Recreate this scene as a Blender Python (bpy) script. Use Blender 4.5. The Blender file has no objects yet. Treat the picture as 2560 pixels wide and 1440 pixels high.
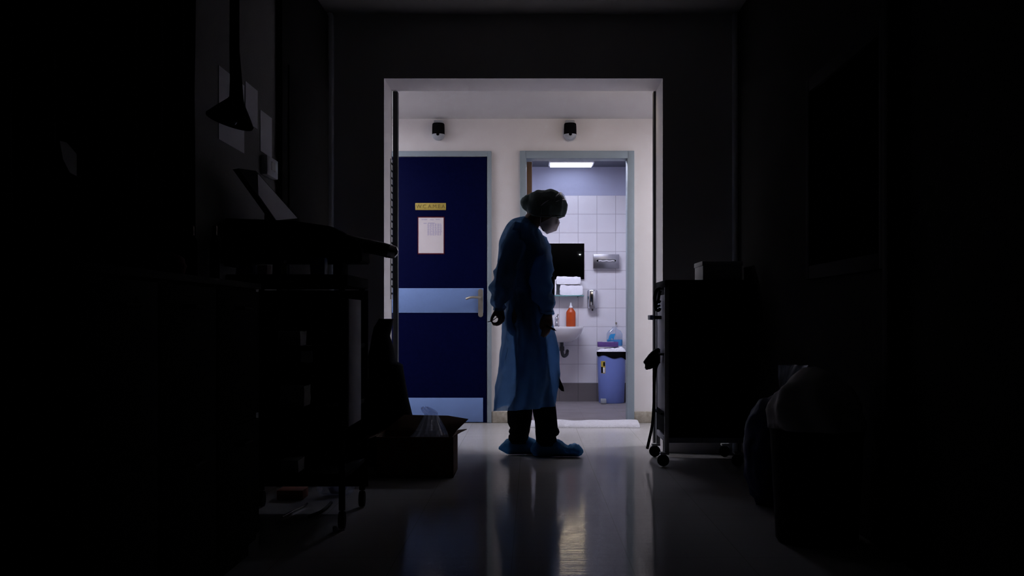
import bpy, bmesh, math, random
from mathutils import Vector, Matrix, noise
random.seed(7)
R = math.radians
scene = bpy.context.scene
COL = scene.collection

# ------------------------------------------------------------------ camera
F, VX, VY, H = 2700.0, 1330.0, 795.0, 0.829          # focal length in px, vanishing point, eye height
cam_d = bpy.data.cameras.new('camera')
cam = bpy.data.objects.new('camera', cam_d); COL.objects.link(cam)
cam.location = (0, 0, H); cam.rotation_euler = (R(90), 0, 0)
cam_d.sensor_width = 36.0; cam_d.lens = F / 2560 * 36.0
cam_d.shift_x = (1280 - VX) / 2560; cam_d.shift_y = (VY - 720) / 2560
cam_d.clip_start = 0.02; cam_d.clip_end = 60
scene.camera = cam
# ------------------------------------------------------------------ world, view
w = bpy.data.worlds.new('night'); scene.world = w; w.use_nodes = True
w.node_tree.nodes['Background'].inputs[0].default_value = (0.2, 0.25, 0.4, 1)
w.node_tree.nodes['Background'].inputs[1].default_value = 0.0
scene.view_settings.view_transform = 'Standard'; scene.view_settings.look = 'None'
scene.view_settings.gamma = 1.0; scene.view_settings.exposure = 0.0
scene.view_settings.use_curve_mapping = False
# ------------------------------------------------------------------ lamp strengths (the lamps themselves are built below)
CORRIDOR_LAMP = 36.0          # two ceiling troffers beyond the opening, left and right
BATH_LAMP = 4.0              # slim panel at the back of the washroom ceiling
BATH_MAIN = 38.0              # main washroom ceiling lamp, above the doorway head
WARM_LAMP = 25.0              # small dim warm ceiling lamp just behind the lintel

def W(px, py, d):
    return Vector(((px - VX) * d / F, d, H + (VY - py) * d / F))
def LW(px, py):                                        # point on the left wall
    return W(px, py, 1.25 * F / (VX - px))

# ------------------------------------------------------------------ materials
def mat(name, col, rough=0.6, metal=0.0, spec=0.3, var=0.0, scale=8.0, bump=0.0, bscale=40.0, emit=0.0, alpha=1.0, coat=0.0):
    m = bpy.data.materials.new(name); m.use_nodes = True
    nt = m.node_tree; b = nt.nodes['Principled BSDF']
    c = (*col, 1)
    b.inputs['Base Color'].default_value = c
    b.inputs['Roughness'].default_value = rough; b.inputs['Metallic'].default_value = metal
    b.inputs['Specular IOR Level'].default_value = spec
    b.inputs['Coat Weight'].default_value = coat
    if emit: b.inputs['Emission Color'].default_value = c; b.inputs['Emission Strength'].default_value = emit
    tc = nt.nodes.new('ShaderNodeTexCoord')
    if var:
        n = nt.nodes.new('ShaderNodeTexNoise'); n.inputs['Scale'].default_value = scale; n.inputs['Detail'].default_value = 5
        nt.links.new(tc.outputs['Object'], n.inputs['Vector'])
        r = nt.nodes.new('ShaderNodeMapRange'); r.inputs['To Min'].default_value = 1 - var; r.inputs['To Max'].default_value = 1 + var
        nt.links.new(n.outputs['Fac'], r.inputs['Value'])
        mx = nt.nodes.new('ShaderNodeVectorMath'); mx.operation = 'SCALE'; mx.inputs[0].default_value = col
        nt.links.new(r.outputs['Result'], mx.inputs['Scale']); nt.links.new(mx.outputs['Vector'], b.inputs['Base Color'])
    if bump:
        n = nt.nodes.new('ShaderNodeTexNoise'); n.inputs['Scale'].default_value = bscale; n.inputs['Detail'].default_value = 4
        nt.links.new(tc.outputs['Object'], n.inputs['Vector'])
        bp = nt.nodes.new('ShaderNodeBump'); bp.inputs['Strength'].default_value = bump; bp.inputs['Distance'].default_value = 0.01
        nt.links.new(n.outputs['Fac'], bp.inputs['Height']); nt.links.new(bp.outputs['Normal'], b.inputs['Normal'])
    return m

def emit_mat(name, col, s):
    m = bpy.data.materials.new(name); m.use_nodes = True; nt = m.node_tree; nt.nodes.clear()
    e = nt.nodes.new('ShaderNodeEmission'); e.inputs[0].default_value = (*col, 1); e.inputs[1].default_value = s
    o = nt.nodes.new('ShaderNodeOutputMaterial'); nt.links.new(e.outputs[0], o.inputs[0]); return m

def fabric_thin(name, col, trans=0.45, clear=0.08, bump=0.4):     # thin non-woven cloth, lets light through
    m = bpy.data.materials.new(name); m.use_nodes = True; nt = m.node_tree; nt.nodes.clear(); N = nt.nodes.new; L = nt.links.new
    o = N('ShaderNodeOutputMaterial'); d = N('ShaderNodeBsdfDiffuse'); t = N('ShaderNodeBsdfTranslucent'); c = N('ShaderNodeBsdfTransparent')
    g = N('ShaderNodeBsdfGlossy'); g.inputs['Roughness'].default_value = 0.42
    for s in (d, t): s.inputs[0].default_value = (*col, 1)
    g.inputs[0].default_value = (.5, .6, .75, 1); c.inputs[0].default_value = (*[x ** .3 for x in col], 1)
    tc = N('ShaderNodeTexCoord'); n = N('ShaderNodeTexNoise'); n.inputs['Scale'].default_value = 22; n.inputs['Detail'].default_value = 6
    L(tc.outputs['Object'], n.inputs[0]); bp = N('ShaderNodeBump'); bp.inputs['Strength'].default_value = bump; bp.inputs['Distance'].default_value = .01
    L(n.outputs['Fac'], bp.inputs['Height'])
    for s in (d, t, g): L(bp.outputs[0], s.inputs['Normal'])
    m1 = N('ShaderNodeMixShader'); m1.inputs[0].default_value = trans; L(d.outputs[0], m1.inputs[1]); L(t.outputs[0], m1.inputs[2])
    m2 = N('ShaderNodeMixShader'); m2.inputs[0].default_value = clear; L(m1.outputs[0], m2.inputs[1]); L(c.outputs[0], m2.inputs[2])
    m3 = N('ShaderNodeMixShader'); m3.inputs[0].default_value = .04; L(m2.outputs[0], m3.inputs[1]); L(g.outputs[0], m3.inputs[2])
    L(m3.outputs[0], o.inputs[0]); return m

def film(name, tint=(.9, .93, 1), gloss=.16, haze=.1):            # clear crumpled plastic film
    m = bpy.data.materials.new(name); m.use_nodes = True; nt = m.node_tree; nt.nodes.clear(); N = nt.nodes.new; L = nt.links.new
    o = N('ShaderNodeOutputMaterial'); c = N('ShaderNodeBsdfTransparent'); c.inputs[0].default_value = (*tint, 1)
    g = N('ShaderNodeBsdfGlossy'); g.inputs['Roughness'].default_value = .09; d = N('ShaderNodeBsdfTranslucent'); d.inputs[0].default_value = (.7, .72, .78, 1)
    m1 = N('ShaderNodeMixShader'); m1.inputs[0].default_value = gloss; L(c.outputs[0], m1.inputs[1]); L(g.outputs[0], m1.inputs[2])
    m2 = N('ShaderNodeMixShader'); m2.inputs[0].default_value = haze; L(m1.outputs[0], m2.inputs[1]); L(d.outputs[0], m2.inputs[2])
    L(m2.outputs[0], o.inputs[0]); return m

def floor_mat(name, col, joint, pitch, off, rough, bump):
    m = mat(name, col, rough, spec=0.012); nt = m.node_tree; N = nt.nodes.new; L = nt.links.new; b = nt.nodes['Principled BSDF']
    tc = N('ShaderNodeTexCoord')
    mp = N('ShaderNodeMapping'); mp.inputs['Location'].default_value = (-off[0] / pitch, -off[1] / pitch, 0); mp.inputs['Scale'].default_value = (1 / pitch,) * 3
    L(tc.outputs['Object'], mp.inputs[0])
    br = N('ShaderNodeTexBrick'); br.offset = 0; br.inputs['Scale'].default_value = 1
    br.inputs['Color1'].default_value = (*col, 1); br.inputs['Color2'].default_value = (*[x * .98 for x in col], 1); br.inputs['Mortar'].default_value = (*joint, 1)
    br.inputs['Mortar Size'].default_value = .004; br.inputs['Brick Width'].default_value = 1; br.inputs['Row Height'].default_value = 1
    L(mp.outputs[0], br.inputs[0])
    n = N('ShaderNodeTexNoise'); n.inputs['Scale'].default_value = 160; n.inputs['Detail'].default_value = 3; L(tc.outputs['Object'], n.inputs[0])
    mr = N('ShaderNodeMapRange'); mr.inputs['To Min'].default_value = .8; mr.inputs['To Max'].default_value = 1.15; L(n.outputs['Fac'], mr.inputs[0])
    ms = N('ShaderNodeVectorMath'); ms.operation = 'SCALE'; L(br.outputs['Color'], ms.inputs[0]); L(mr.outputs[0], ms.inputs['Scale'])
    L(ms.outputs[0], b.inputs['Base Color'])
    # worn polish: wide wavy streaks
    mp2 = N('ShaderNodeMapping'); mp2.inputs['Scale'].default_value = (1.6, 46, 1); L(tc.outputs['Object'], mp2.inputs[0])
    n2 = N('ShaderNodeTexNoise'); n2.inputs['Scale'].default_value = 1; n2.inputs['Detail'].default_value = 5; L(mp2.outputs[0], n2.inputs[0])
    bp = N('ShaderNodeBump'); bp.inputs['Strength'].default_value = bump; bp.inputs['Distance'].default_value = .01; L(n2.outputs['Fac'], bp.inputs['Height']); L(bp.outputs[0], b.inputs['Normal'])
    n3 = N('ShaderNodeTexNoise'); n3.inputs['Scale'].default_value = 3.2; n3.inputs['Detail'].default_value = 6; L(tc.outputs['Object'], n3.inputs[0])
    m3 = N('ShaderNodeMapRange'); m3.inputs['To Min'].default_value = rough * .6; m3.inputs['To Max'].default_value = rough * 1.5; L(n3.outputs['Fac'], m3.inputs[0]); L(m3.outputs[0], b.inputs['Roughness'])
    return m

def tile_mat(name, col, grout, pitch, off, axis='XZ', rough=.25):
    m = mat(name, col, rough, spec=.4); nt = m.node_tree; N = nt.nodes.new; L = nt.links.new; b = nt.nodes['Principled BSDF']
    tc = N('ShaderNodeTexCoord'); sp = N('ShaderNodeSeparateXYZ'); L(tc.outputs['Object'], sp.inputs[0])
    cb = N('ShaderNodeCombineXYZ'); L(sp.outputs[axis[0]], cb.inputs['X']); L(sp.outputs[axis[1]], cb.inputs['Y'])
    mp = N('ShaderNodeMapping'); mp.inputs['Location'].default_value = (-off[0] / pitch, -off[1] / pitch, 0); mp.inputs['Scale'].default_value = (1 / pitch,) * 3
    L(cb.outputs[0], mp.inputs[0])
    br = N('ShaderNodeTexBrick'); br.offset = 0; br.inputs['Scale'].default_value = 1
    br.inputs['Color1'].default_value = (*col, 1); br.inputs['Color2'].default_value = (*[x * .96 for x in col], 1); br.inputs['Mortar'].default_value = (*grout, 1)
    br.inputs['Mortar Size'].default_value = .016; br.inputs['Mortar Smooth'].default_value = .4; br.inputs['Brick Width'].default_value = 1; br.inputs['Row Height'].default_value = 1
    L(mp.outputs[0], br.inputs[0]); L(br.outputs['Color'], b.inputs['Base Color'])
    bp = N('ShaderNodeBump'); bp.invert = True; bp.inputs['Strength'].default_value = .4; bp.inputs['Distance'].default_value = .003; L(br.outputs['Fac'], bp.inputs['Height']); L(bp.outputs[0], b.inputs['Normal'])
    return m

M = {}
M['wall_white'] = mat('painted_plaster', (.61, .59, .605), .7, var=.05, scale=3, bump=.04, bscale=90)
M['wall_dark'] = mat('shade_dark_plaster', (.022, .021, .021), .9, spec=.03, var=.1, scale=3, bump=.15, bscale=90)  # plaster darkened so its colour carries the shade of the unlit room
M['wall_room'] = mat('grey_painted_plaster', (.20, .195, .19), .8, spec=.1, var=.08, scale=3, bump=.15, bscale=90)
M['jamb'] = mat('white_gloss_paint', (.71, .68, .70), .5, var=.04, scale=4)
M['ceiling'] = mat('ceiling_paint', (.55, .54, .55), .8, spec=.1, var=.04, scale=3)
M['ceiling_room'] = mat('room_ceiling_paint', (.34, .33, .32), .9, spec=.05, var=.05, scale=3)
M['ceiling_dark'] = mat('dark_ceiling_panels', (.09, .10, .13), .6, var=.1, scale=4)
M['floor'] = floor_mat('polished_terrazzo', (.355, .345, .345), (.25, .24, .225), .40, (.732, 8.14), .075, .085)
M['floor_bath'] = floor_mat('grey_vinyl', (.20, .18, .19), (.15, .135, .14), .33, (.1, 8.6), .38, .05)
M['tile'] = tile_mat('white_wall_tile', (.66, .64, .68), (.40, .38, .42), .1863, (.4580, .1833))
M['tile_y'] = tile_mat('white_side_tile', (.66, .64, .68), (.40, .38, .42), .1863, (10.73, .1833), 'YZ')
M['skirt_tile'] = tile_mat('grey_skirting_tile', (.13, .115, .12), (.08, .07, .075), .1863, (.4580, .1833))
M['bath_paint'] = mat('lilac_wall_paint', (.40, .42, .56), .7, var=.04, scale=3)
M['terrazzo_base'] = mat('speckled_terrazzo_skirting', (.30, .275, .23), .6, var=.6, scale=45)
M['dark_metal'] = mat('dark_metal_profile', (.035, .037, .04), .5, metal=.3, var=.2, scale=12)
M['black'] = mat('black_matt', (.004, .004, .005), .9, spec=.02, var=.2, scale=10)
M['black_gloss'] = mat('black_gloss', (.006, .006, .007), .22, spec=.5, var=.2, scale=10)
M['charcoal'] = mat('charcoal_paint', (.012, .012, .014), .8, spec=.05, var=.2, scale=6)
M['navy'] = mat('navy_door_laminate', (.0004, .0015, .024), .6, spec=.03, var=.1, scale=3)
M['band'] = mat('light_blue_laminate', (.135, .215, .44), .5, spec=.25, var=.05, scale=5)
M['frame_blue'] = mat('grey_blue_frame_paint', (.22, .27, .315), .5, var=.05, scale=5)
M['steel'] = mat('brushed_steel', (.27, .27, .30), .28, metal=1, var=.1, scale=30)
M['nickel'] = mat('satin_nickel', (.34, .31, .27), .42, metal=.8, var=.1, scale=30)
M['chrome'] = mat('chrome', (.55, .55, .58), .12, metal=1, var=.05, scale=20)
M['brass'] = mat('brass_sign_plate', (.38, .29, .06), .6, spec=.3, var=.12, scale=40)
M['letter'] = mat('brown_letter_paint', (.16, .11, .03), .7, var=.1, scale=40)
M['paper'] = mat('printer_paper', (.56, .52, .55), .8, spec=.1, var=.03, scale=20)
M['paper_bright'] = mat('white_sheet', (.75, .75, .8), .8, spec=.1, var=.04, scale=20)
M['ink'] = mat('violet_grey_ink', (.36, .34, .47), .8, spec=.1, var=.2, scale=60)
M['red_border'] = mat('dark_red_tape', (.06, .003, .008), .7, spec=.1, var=.1, scale=20)
M['wood'] = mat('brown_door_edge_wood', (.14, .075, .04), .6, var=.4, scale=14)
M['ceramic'] = mat('white_ceramic', (.66, .64, .66), .12, spec=.5, var=.03, scale=6)
M['orange'] = mat('orange_soap_plastic', (.42, .055, .008), .3, spec=.4, var=.1, scale=20)
M['white_plastic'] = mat('white_plastic', (.72, .72, .76), .45, var=.03, scale=12)
M['grey_plastic'] = mat('grey_plastic', (.30, .32, .36), .5, var=.06, scale=12)
M['tissue'] = mat('white_paper_packs', (.80, .79, .84), .7, spec=.15, var=.05, scale=14, bump=.5, bscale=30)
M['towel'] = mat('white_towelling', (.82, .81, .86), .9, spec=.05, var=.06, scale=30, bump=.8, bscale=140)
M['bin_blue'] = mat('periwinkle_bin_plastic', (.17, .23, .56), .4, spec=.3, var=.05, scale=6)
M['purple'] = mat('purple_card', (.11, .055, .22), .6, var=.3, scale=30)
M['blue_liquid'] = mat('blue_liquid', (.03, .26, .56), .2, spec=.4, var=.15, scale=18)
M['sticker'] = mat('yellow_sticker', (.50, .36, .05), .5, var=.2, scale=40)
M['navy_cloth'] = mat('black_trousers_cloth', (.008, .008, .010), .95, spec=.02, var=.2, scale=20, bump=.5, bscale=50)
M['skin'] = mat('skin', (.27, .185, .145), .55, spec=.25, var=.08, scale=30)
M['eye'] = mat('dark_eye', (.03, .02, .02), .2, spec=.5, var=.1, scale=20)
M['hair'] = mat('dark_hair', (.012, .009, .008), .6, var=.3, scale=60)
M['mask'] = fabric_thin('white_respirator_cloth', (.94, .89, .92), .70, .12, .1)
M['gown'] = fabric_thin('blue_isolation_gown', (.16, .37, .72), .54, .26)
M['scrub'] = mat('light_block_cloth', (.008, .009, .014), .95, spec=.02, var=.2, scale=20, bump=.4, bscale=50)  # for the added layer that blocks light inside the gown
M['cap'] = fabric_thin('green_bouffant_cap', (.33, .41, .38), .28, .02)
M['cover'] = fabric_thin('blue_shoe_cover_film', (.06, .27, .54), .5, .15)
M['film'] = film('clear_plastic_film')
M['lens'] = film('clear_visor', (.8, .85, .9), .3, .02)
M['cardboard'] = mat('brown_cardboard', (.11, .06, .033), .85, spec=.08, var=.15, scale=12)
M['mid_panel'] = mat('grey_trolley_panel', (.45, .45, .50), .8, spec=.05, var=.1, scale=6)
M['floor_cloth'] = mat('worn_white_cloth', (.46, .45, .49), .9, spec=.05, var=.06, scale=30, bump=.8, bscale=140)
M['grey_panel'] = mat('pale_grey_cart_panel', (.30, .31, .37), .5, var=.06, scale=6)
M['dim_white'] = mat('off_white_card', (.42, .42, .43), .75, var=.06, scale=10)
M['blue_pack'] = mat('blue_plastic_pack', (.06, .15, .48), .35, spec=.4, var=.3, scale=20)
M['blue_dark'] = mat('dark_blue_plastic_sack', (.012, .022, .11), .5, spec=.15, var=.3, scale=20)
M['lilac'] = mat('lilac_folded_cloth', (.30, .28, .50), .8, var=.15, scale=10)
M['pink'] = mat('pinkish_card', (.70, .55, .57), .75, var=.1, scale=10)
M['yellow'] = mat('yellow_green_plastic', (.50, .50, .10), .5, var=.1, scale=10)
M['rust'] = mat('orange_red_card', (.25, .06, .03), .7, var=.3, scale=14)
M['red_cloth'] = mat('dull_red_cloth', (.16, .03, .035), .85, var=.2, scale=14)
M['sheet'] = mat('grey_bed_linen', (.58, .57, .58), .9, spec=.05, var=.1, scale=8, bump=.3, bscale=20)
M['curtain'] = mat('dark_curtain_cloth', (.02, .02, .024), .95, spec=.02, var=.2, scale=10)
M['teal'] = mat('teal_glass', (.05, .11, .13), .15, spec=.5, var=.1, scale=10)
M['shelf_glass'] = mat('green_shelf_glass', (.12, .30, .30), .08, spec=.5, var=.05, scale=8)
M['glass_dark'] = mat('dark_window_glass', (.003, .003, .004), .9, spec=.0, var=.1, scale=4)
M['mirror'] = mat('silvered_mirror', (.85, .86, .88), .015, metal=1)
M['lamp_cool'] = emit_mat('cool_white_diffuser', (1.0, .99, 1.07), CORRIDOR_LAMP)
M['lamp_bath'] = emit_mat('cold_white_tube', (.80, .86, 1.12), BATH_LAMP)
M['lamp_main'] = emit_mat('cold_white_panel', (.84, .87, 1.10), BATH_MAIN)
M['lamp_warm'] = emit_mat('warm_white_diffuser', (1.0, .80, .52), WARM_LAMP)
M['led'] = emit_mat('small_led', (.9, .95, 1.0), 6)

# ------------------------------------------------------------------ builders
def root_loc(o):
    while o is not None and o.parent is not None: o = o.parent
    return Vector(o.location) if o is not None else Vector((0, 0, 0))

class MB:
    def __init__(s): s.bm = bmesh.new(); s.mi = 0
    def _set(s, faces):
        for f in faces: f.material_index = s.mi
    def box(s, x0, x1, y0, y1, z0, z1, bev=0.0, seg=2):
        t = bmesh.new()
        bmesh.ops.create_cube(t, size=1)
        for v in t.verts: v.co = Vector(((x0 + x1) / 2 + v.co.x * (x1 - x0), (y0 + y1) / 2 + v.co.y * (y1 - y0), (z0 + z1) / 2 + v.co.z * (z1 - z0)))
        if bev: bmesh.ops.bevel(t, geom=t.edges[:], offset=bev, segments=seg, affect='EDGES', profile=.5)
        s.merge(t); return s
    def merge(s, t, mx=None):
        me = bpy.data.meshes.new('tmp'); t.to_mesh(me); t.free()
        if mx: me.transform(mx)
        n = len(s.bm.faces); s.bm.from_mesh(me); bpy.data.meshes.remove(me)
        s.bm.faces.ensure_lookup_table(); s._set(s.bm.faces[n:]); return s
    def rings(s, rings, cap0=True, cap1=True, close=True):
        V = [[s.bm.verts.new(p) for p in r] for r in rings]; n = len(V[0]); fs = []
        for a, b in zip(V, V[1:]):
            for i in range(n if close else n - 1):
                j = (i + 1) % n
                try: fs.append(s.bm.faces.new((a[i], a[j], b[j], b[i])))
                except ValueError: pass
        if close:
            if cap0: fs.append(s.bm.faces.new(V[0][::-1]))
            if cap1: fs.append(s.bm.faces.new(V[-1]))
        s._set(fs); return s
    def tube(s, pts, rad, n=10, cap=True):
        pts = [Vector(p) for p in pts]
        if not hasattr(rad, '__len__'): rad = [rad] * len(pts)
        t0 = (pts[1] - pts[0]).normalized()
        up = Vector((0, 0, 1)) if abs(t0.z) < .9 else Vector((1, 0, 0))
        u = t0.cross(up).normalized(); rs = []
        for i, p in enumerate(pts):
            t = (pts[min(i + 1, len(pts) - 1)] - pts[max(i - 1, 0)]).normalized()
            u = (u - t * u.dot(t)).normalized(); v = t.cross(u)
            rs.append([p + (u * math.cos(a) + v * math.sin(a)) * rad[i] for a in [2 * math.pi * k / n for k in range(n)]])
        return s.rings(rs, cap, cap)
    def lathe(s, prof, c, n=24, axis='Z', sx=1, sy=1):
        rs = []
        for r, z in prof:
            ring = []
            for k in range(n):
                a = 2 * math.pi * k / n; p = (r * math.cos(a) * sx, r * math.sin(a) * sy, z)
                if axis == 'Y': p = (p[0], -p[2], p[1])
                if axis == 'X': p = (p[2], p[0], p[1])
                ring.append(Vector(c) + Vector(p))
            rs.append(ring)
        return s.rings(rs)
    def prism(s, poly, vec):
        vec = Vector(vec); poly = [Vector(p) for p in poly]
        return s.rings([poly, [p + vec for p in poly]])
    def grid(s, P):
        V = [[s.bm.verts.new(p) for p in r] for r in P]; fs = []
        for a, b in zip(V, V[1:]):
            for i in range(len(a) - 1): fs.append(s.bm.faces.new((a[i], a[i + 1], b[i + 1], b[i])))
        s._set(fs); return s
    def ico(s, c, r, sub=2, sc=(1, 1, 1), disp=None):
        t = bmesh.new(); bmesh.ops.create_icosphere(t, subdivisions=sub, radius=1)
        for v in t.verts:
            p = v.co.copy(); k = disp(p) if disp else 1.0
            v.co = Vector(c) + Vector((p.x * sc[0], p.y * sc[1], p.z * sc[2])) * r * k
        return s.merge(t)
    def build(s, name, m, parent=None, loc=None, ang=38, label=None):
        bmesh.ops.recalc_face_normals(s.bm, faces=s.bm.faces[:])
        o_ = root_loc(parent) if parent is not None else (Vector(loc) if loc is not None else Vector((0, 0, 0)))
        for v in s.bm.verts: v.co -= o_
        me = bpy.data.meshes.new(name); s.bm.to_mesh(me); s.bm.free()
        for x in (m if isinstance(m, (list, tuple)) else [m]): me.materials.append(x)
        return link_mesh(name, me, parent, o_, ang, label)

def link_mesh(name, me, parent, o_, ang=38, label=None):
    for p in me.polygons: p.use_smooth = True
    me.set_sharp_from_angle(angle=R(ang))
    o = bpy.data.objects.new(name, me); COL.objects.link(o)
    if parent is not None: o.parent = parent
    else: o.location = o_
    if label: o['label'] = label
    return o

def thing(name, label, cat, loc, group=None):
    o = bpy.data.objects.new(name, None); COL.objects.link(o); o.location = loc; o.empty_display_size = .1
    return tag(o, label, cat, group)
def tag(o, label, cat, group=None, kind=None):
    o['label'] = label; o['category'] = cat
    if group: o['group'] = group
    if kind: o['kind'] = kind
    return o
def struct(o, label=None, cat=None):
    o['kind'] = 'structure'
    if label: o['label'] = label
    if cat: o['category'] = cat
    return o

def remesh(mb, voxel, smooth=4, clip=None):
    """voxel-union everything in the builder into one skin; returns mesh data in world space"""
    me = bpy.data.meshes.new('u'); bmesh.ops.recalc_face_normals(mb.bm, faces=mb.bm.faces[:]); mb.bm.to_mesh(me); mb.bm.free()
    o = bpy.data.objects.new('u', me); COL.objects.link(o)
    r = o.modifiers.new('r', 'REMESH'); r.mode = 'VOXEL'; r.voxel_size = voxel
    if smooth: q = o.modifiers.new('s', 'SMOOTH'); q.iterations = smooth; q.factor = .5
    dg = bpy.context.evaluated_depsgraph_get(); dg.update()
    out = bpy.data.meshes.new_from_object(o.evaluated_get(dg))
    bpy.data.objects.remove(o); bpy.data.meshes.remove(me)
    return out

def cones(mb, pts, rad, sub=10):
    """chain of round cones, each its own closed shell (to be united by remesh)"""
    for (a, b), (ra, rb) in zip(zip(pts, pts[1:]), zip(rad, rad[1:])):
        a, b = Vector(a), Vector(b); L = (b - a).length
        if L < 1e-5: continue
        t = (b - a) / L; n = 14
        up = Vector((0, 0, 1)) if abs(t.z) < .9 else Vector((1, 0, 0)); u = t.cross(up).normalized(); v = t.cross(u)
        prof = [(-ra * math.cos(k * math.pi / 8), ra * math.sin(k * math.pi / 8)) for k in range(0, 5)] + [(L + rb * math.sin(k * math.pi / 8), rb * math.cos(k * math.pi / 8)) for k in range(0, 5)]
        prof[0] = (prof[0][0], ra * .05); prof[-1] = (prof[-1][0], rb * .05)
        mb.rings([[a + t * h + (u * math.cos(2 * math.pi * i / n) + v * math.sin(2 * math.pi * i / n)) * r for i in range(n)] for h, r in prof])

def bez(pts, n=8):                                     # Catmull-Rom through points
    P = [Vector(p) for p in pts]; P = [P[0] * 2 - P[1]] + P + [P[-1] * 2 - P[-2]]; out = []
    for i in range(1, len(P) - 2):
        for k in range(n):
            t = k / n; a, b, c, d = P[i - 1:i + 3]
            out.append(.5 * ((2 * b) + (c - a) * t + (2 * a - 5 * b + 4 * c - d) * t * t + (3 * b - a - 3 * c + d) * t ** 3))
    out.append(P[-2]); return out
def lin(vals, n=8):
    out = []
    for a, b in zip(vals, vals[1:]):
        out += [a + (b - a) * k / n for k in range(n)]
    return out + [vals[-1]]
nz = lambda p, s=1.0, o=0.0: noise.noise(Vector((p[0] * s + o, p[1] * s + o * 1.7, p[2] * s - o)))

# ================================================================== THE SETTING
DN, DF, DW, DB = 6.623, 6.995, 8.544, 10.73           # near/far face of the opening, corridor wall, washroom back wall
OL, OR_, OT = -.9075, .802, 2.298
ZC, ZR, ZB = 2.405, 2.69, 2.331
XR = 1.255
bl, br_, bt = 0.0 - .044, .753, .829 + (795 - 397) / 316.0       # washroom doorway
b = MB(); b.box(-XR - .1, XR + .1, -1.1, DF, -.08, 0).box(-3.4, 3.4, DF, DW, -.08, 0)
struct(b.build('floor', M['floor']))
struct(MB().box(-.62, 1.08, DW, DB, -.08, 0).build('floor_bathroom', M['floor_bath']))
struct(MB().box(-XR - .1, -XR, -1.1, DN, 0, ZR).build('wall_left', M['wall_room']))
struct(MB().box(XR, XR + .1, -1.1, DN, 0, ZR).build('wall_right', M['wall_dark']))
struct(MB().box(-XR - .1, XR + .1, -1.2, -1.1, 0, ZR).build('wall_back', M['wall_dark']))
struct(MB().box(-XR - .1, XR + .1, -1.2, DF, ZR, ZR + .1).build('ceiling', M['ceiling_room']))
b = MB(); b.box(-3.4, OL, DN, DF, 0, ZR).box(OR_, 3.4, DN, DF, 0, ZR).box(OL, OR_, DN, DF, OT, ZR)
bmesh.ops.remove_doubles(b.bm, verts=b.bm.verts[:], dist=1e-4)
b.bm.normal_update()
for f in b.bm.faces:                                   # room side is grey paint, reveals and corridor side are white
    if f.normal.y < -.5 or (f.calc_center_median().y < DN + .01): f.material_index = 1
struct(b.build('wall_front', [M['jamb'], M['wall_white']]))
b = MB(); b.box(-3.4, bl - .05, DW, DW + .12, 0, ZC).box(br_ + .05, 3.4, DW, DW + .12, 0, ZC).box(bl - .05, br_ + .05, DW, DW + .12, bt + .06, ZC)
struct(b.build('wall_corridor', M['wall_white']))
struct(MB().box(-3.5, -3.4, DN, DW + .12, 0, ZC).build('wall_corridor_left', M['wall_white']))
struct(MB().box(3.4, 3.5, DN, DW + .12, 0, ZC).build('wall_corridor_right', M['wall_white']))
struct(MB().box(-3.4, 3.4, DF, DW + .12, ZC, ZC + .08).build('ceiling_corridor', M['ceiling']))
# washroom shell
tt = .829 + (795 - 489) / 251.6; st = .1833
b = MB(); b.box(-.62, 1.08, DB, DB + .1, st, tt); struct(b.build('wall_bathroom_back', M['tile']))
struct(MB().box(-.62, 1.08, DB + .003, DB + .1, tt, ZB).build('wall_bathroom_back_upper', M['bath_paint']))
struct(MB().box(-.62, 1.08, DB - .004, DB + .1, 0, st).build('baseboard_bathroom', M['skirt_tile']))
struct(MB().box(-.72, -.62, DW + .12, DB + .1, 0, ZB).build('wall_bathroom_left', M['tile_y']))
struct(MB().box(1.08, 1.18, DW + .12, DB + .1, 0, ZB).build('wall_bathroom_right', M['tile_y']))
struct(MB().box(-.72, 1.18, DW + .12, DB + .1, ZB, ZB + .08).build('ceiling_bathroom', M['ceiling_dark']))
# door frames, skirting
fr = lambda px: (px - VX) / 316.0
b = MB()
b.box(fr(1300), bl, DW - .03, DW + .13, 0, bt + .06, .004).box(br_, fr(1585), DW - .03, DW + .13, 0, bt + .06, .004).box(bl - .01, br_ + .01, DW - .03, DW + .13, bt, bt + .06, .004)
struct(b.build('trim_1', M['frame_blue']))
dt = .829 + (795 - 394) / 316.0
dl, dr = fr(1217) - .92, fr(1217)
b = MB()
b.box(dr + .004, fr(1229), DW - .03, DW + .02, 0, dt + .048, .004).box(dl - .045, dl - .004, DW - .03, DW + .02, 0, dt + .048, .004).box(dl - .01, dr + .006, DW - .03, DW + .02, dt + .004, dt + .048, .004)
struct(b.build('trim_2', M['frame_blue']))
struct(MB().box(fr(1229), fr(1300), DW - .022, DW + .01, 0, .09, .004).build('baseboard_middle', M['terrazzo_base']))
struct(MB().box(fr(1585), 3.4, DW - .022, DW + .01, 0, .09, .004).build('baseboard_right', M['terrazzo_base']))
struct(MB().box(-3.4, dl - .045, DW - .022, DW + .01, 0, .09, .004).build('baseboard_left', M['terrazzo_base']))
# dark metal profiles just behind the two jambs, slotted strip on the left jamb
struct(MB().box(-.9, -.869, DF - .01, DF + .05, 0, OT - .002, .003).build('trim_3', M['dark_metal']))
struct(MB().box(.786, .804, DF - .01, DF + .05, 0, OT - .002, .003).build('trim_4', M['dark_metal']))
b = MB(); z0, z1 = .95, 1.85
b.box(OL - .002, OL + .006, 6.915, 6.984, z0, z1)
b.mi = 1
for k in range(19):
    z = z0 + .03 + k * .0463
    b.box(OL + .004, OL + .0075, 6.922, 6.983, z, z + .013)
struct(b.build('trim_5', [M['dim_white'], M['black']]))
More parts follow.
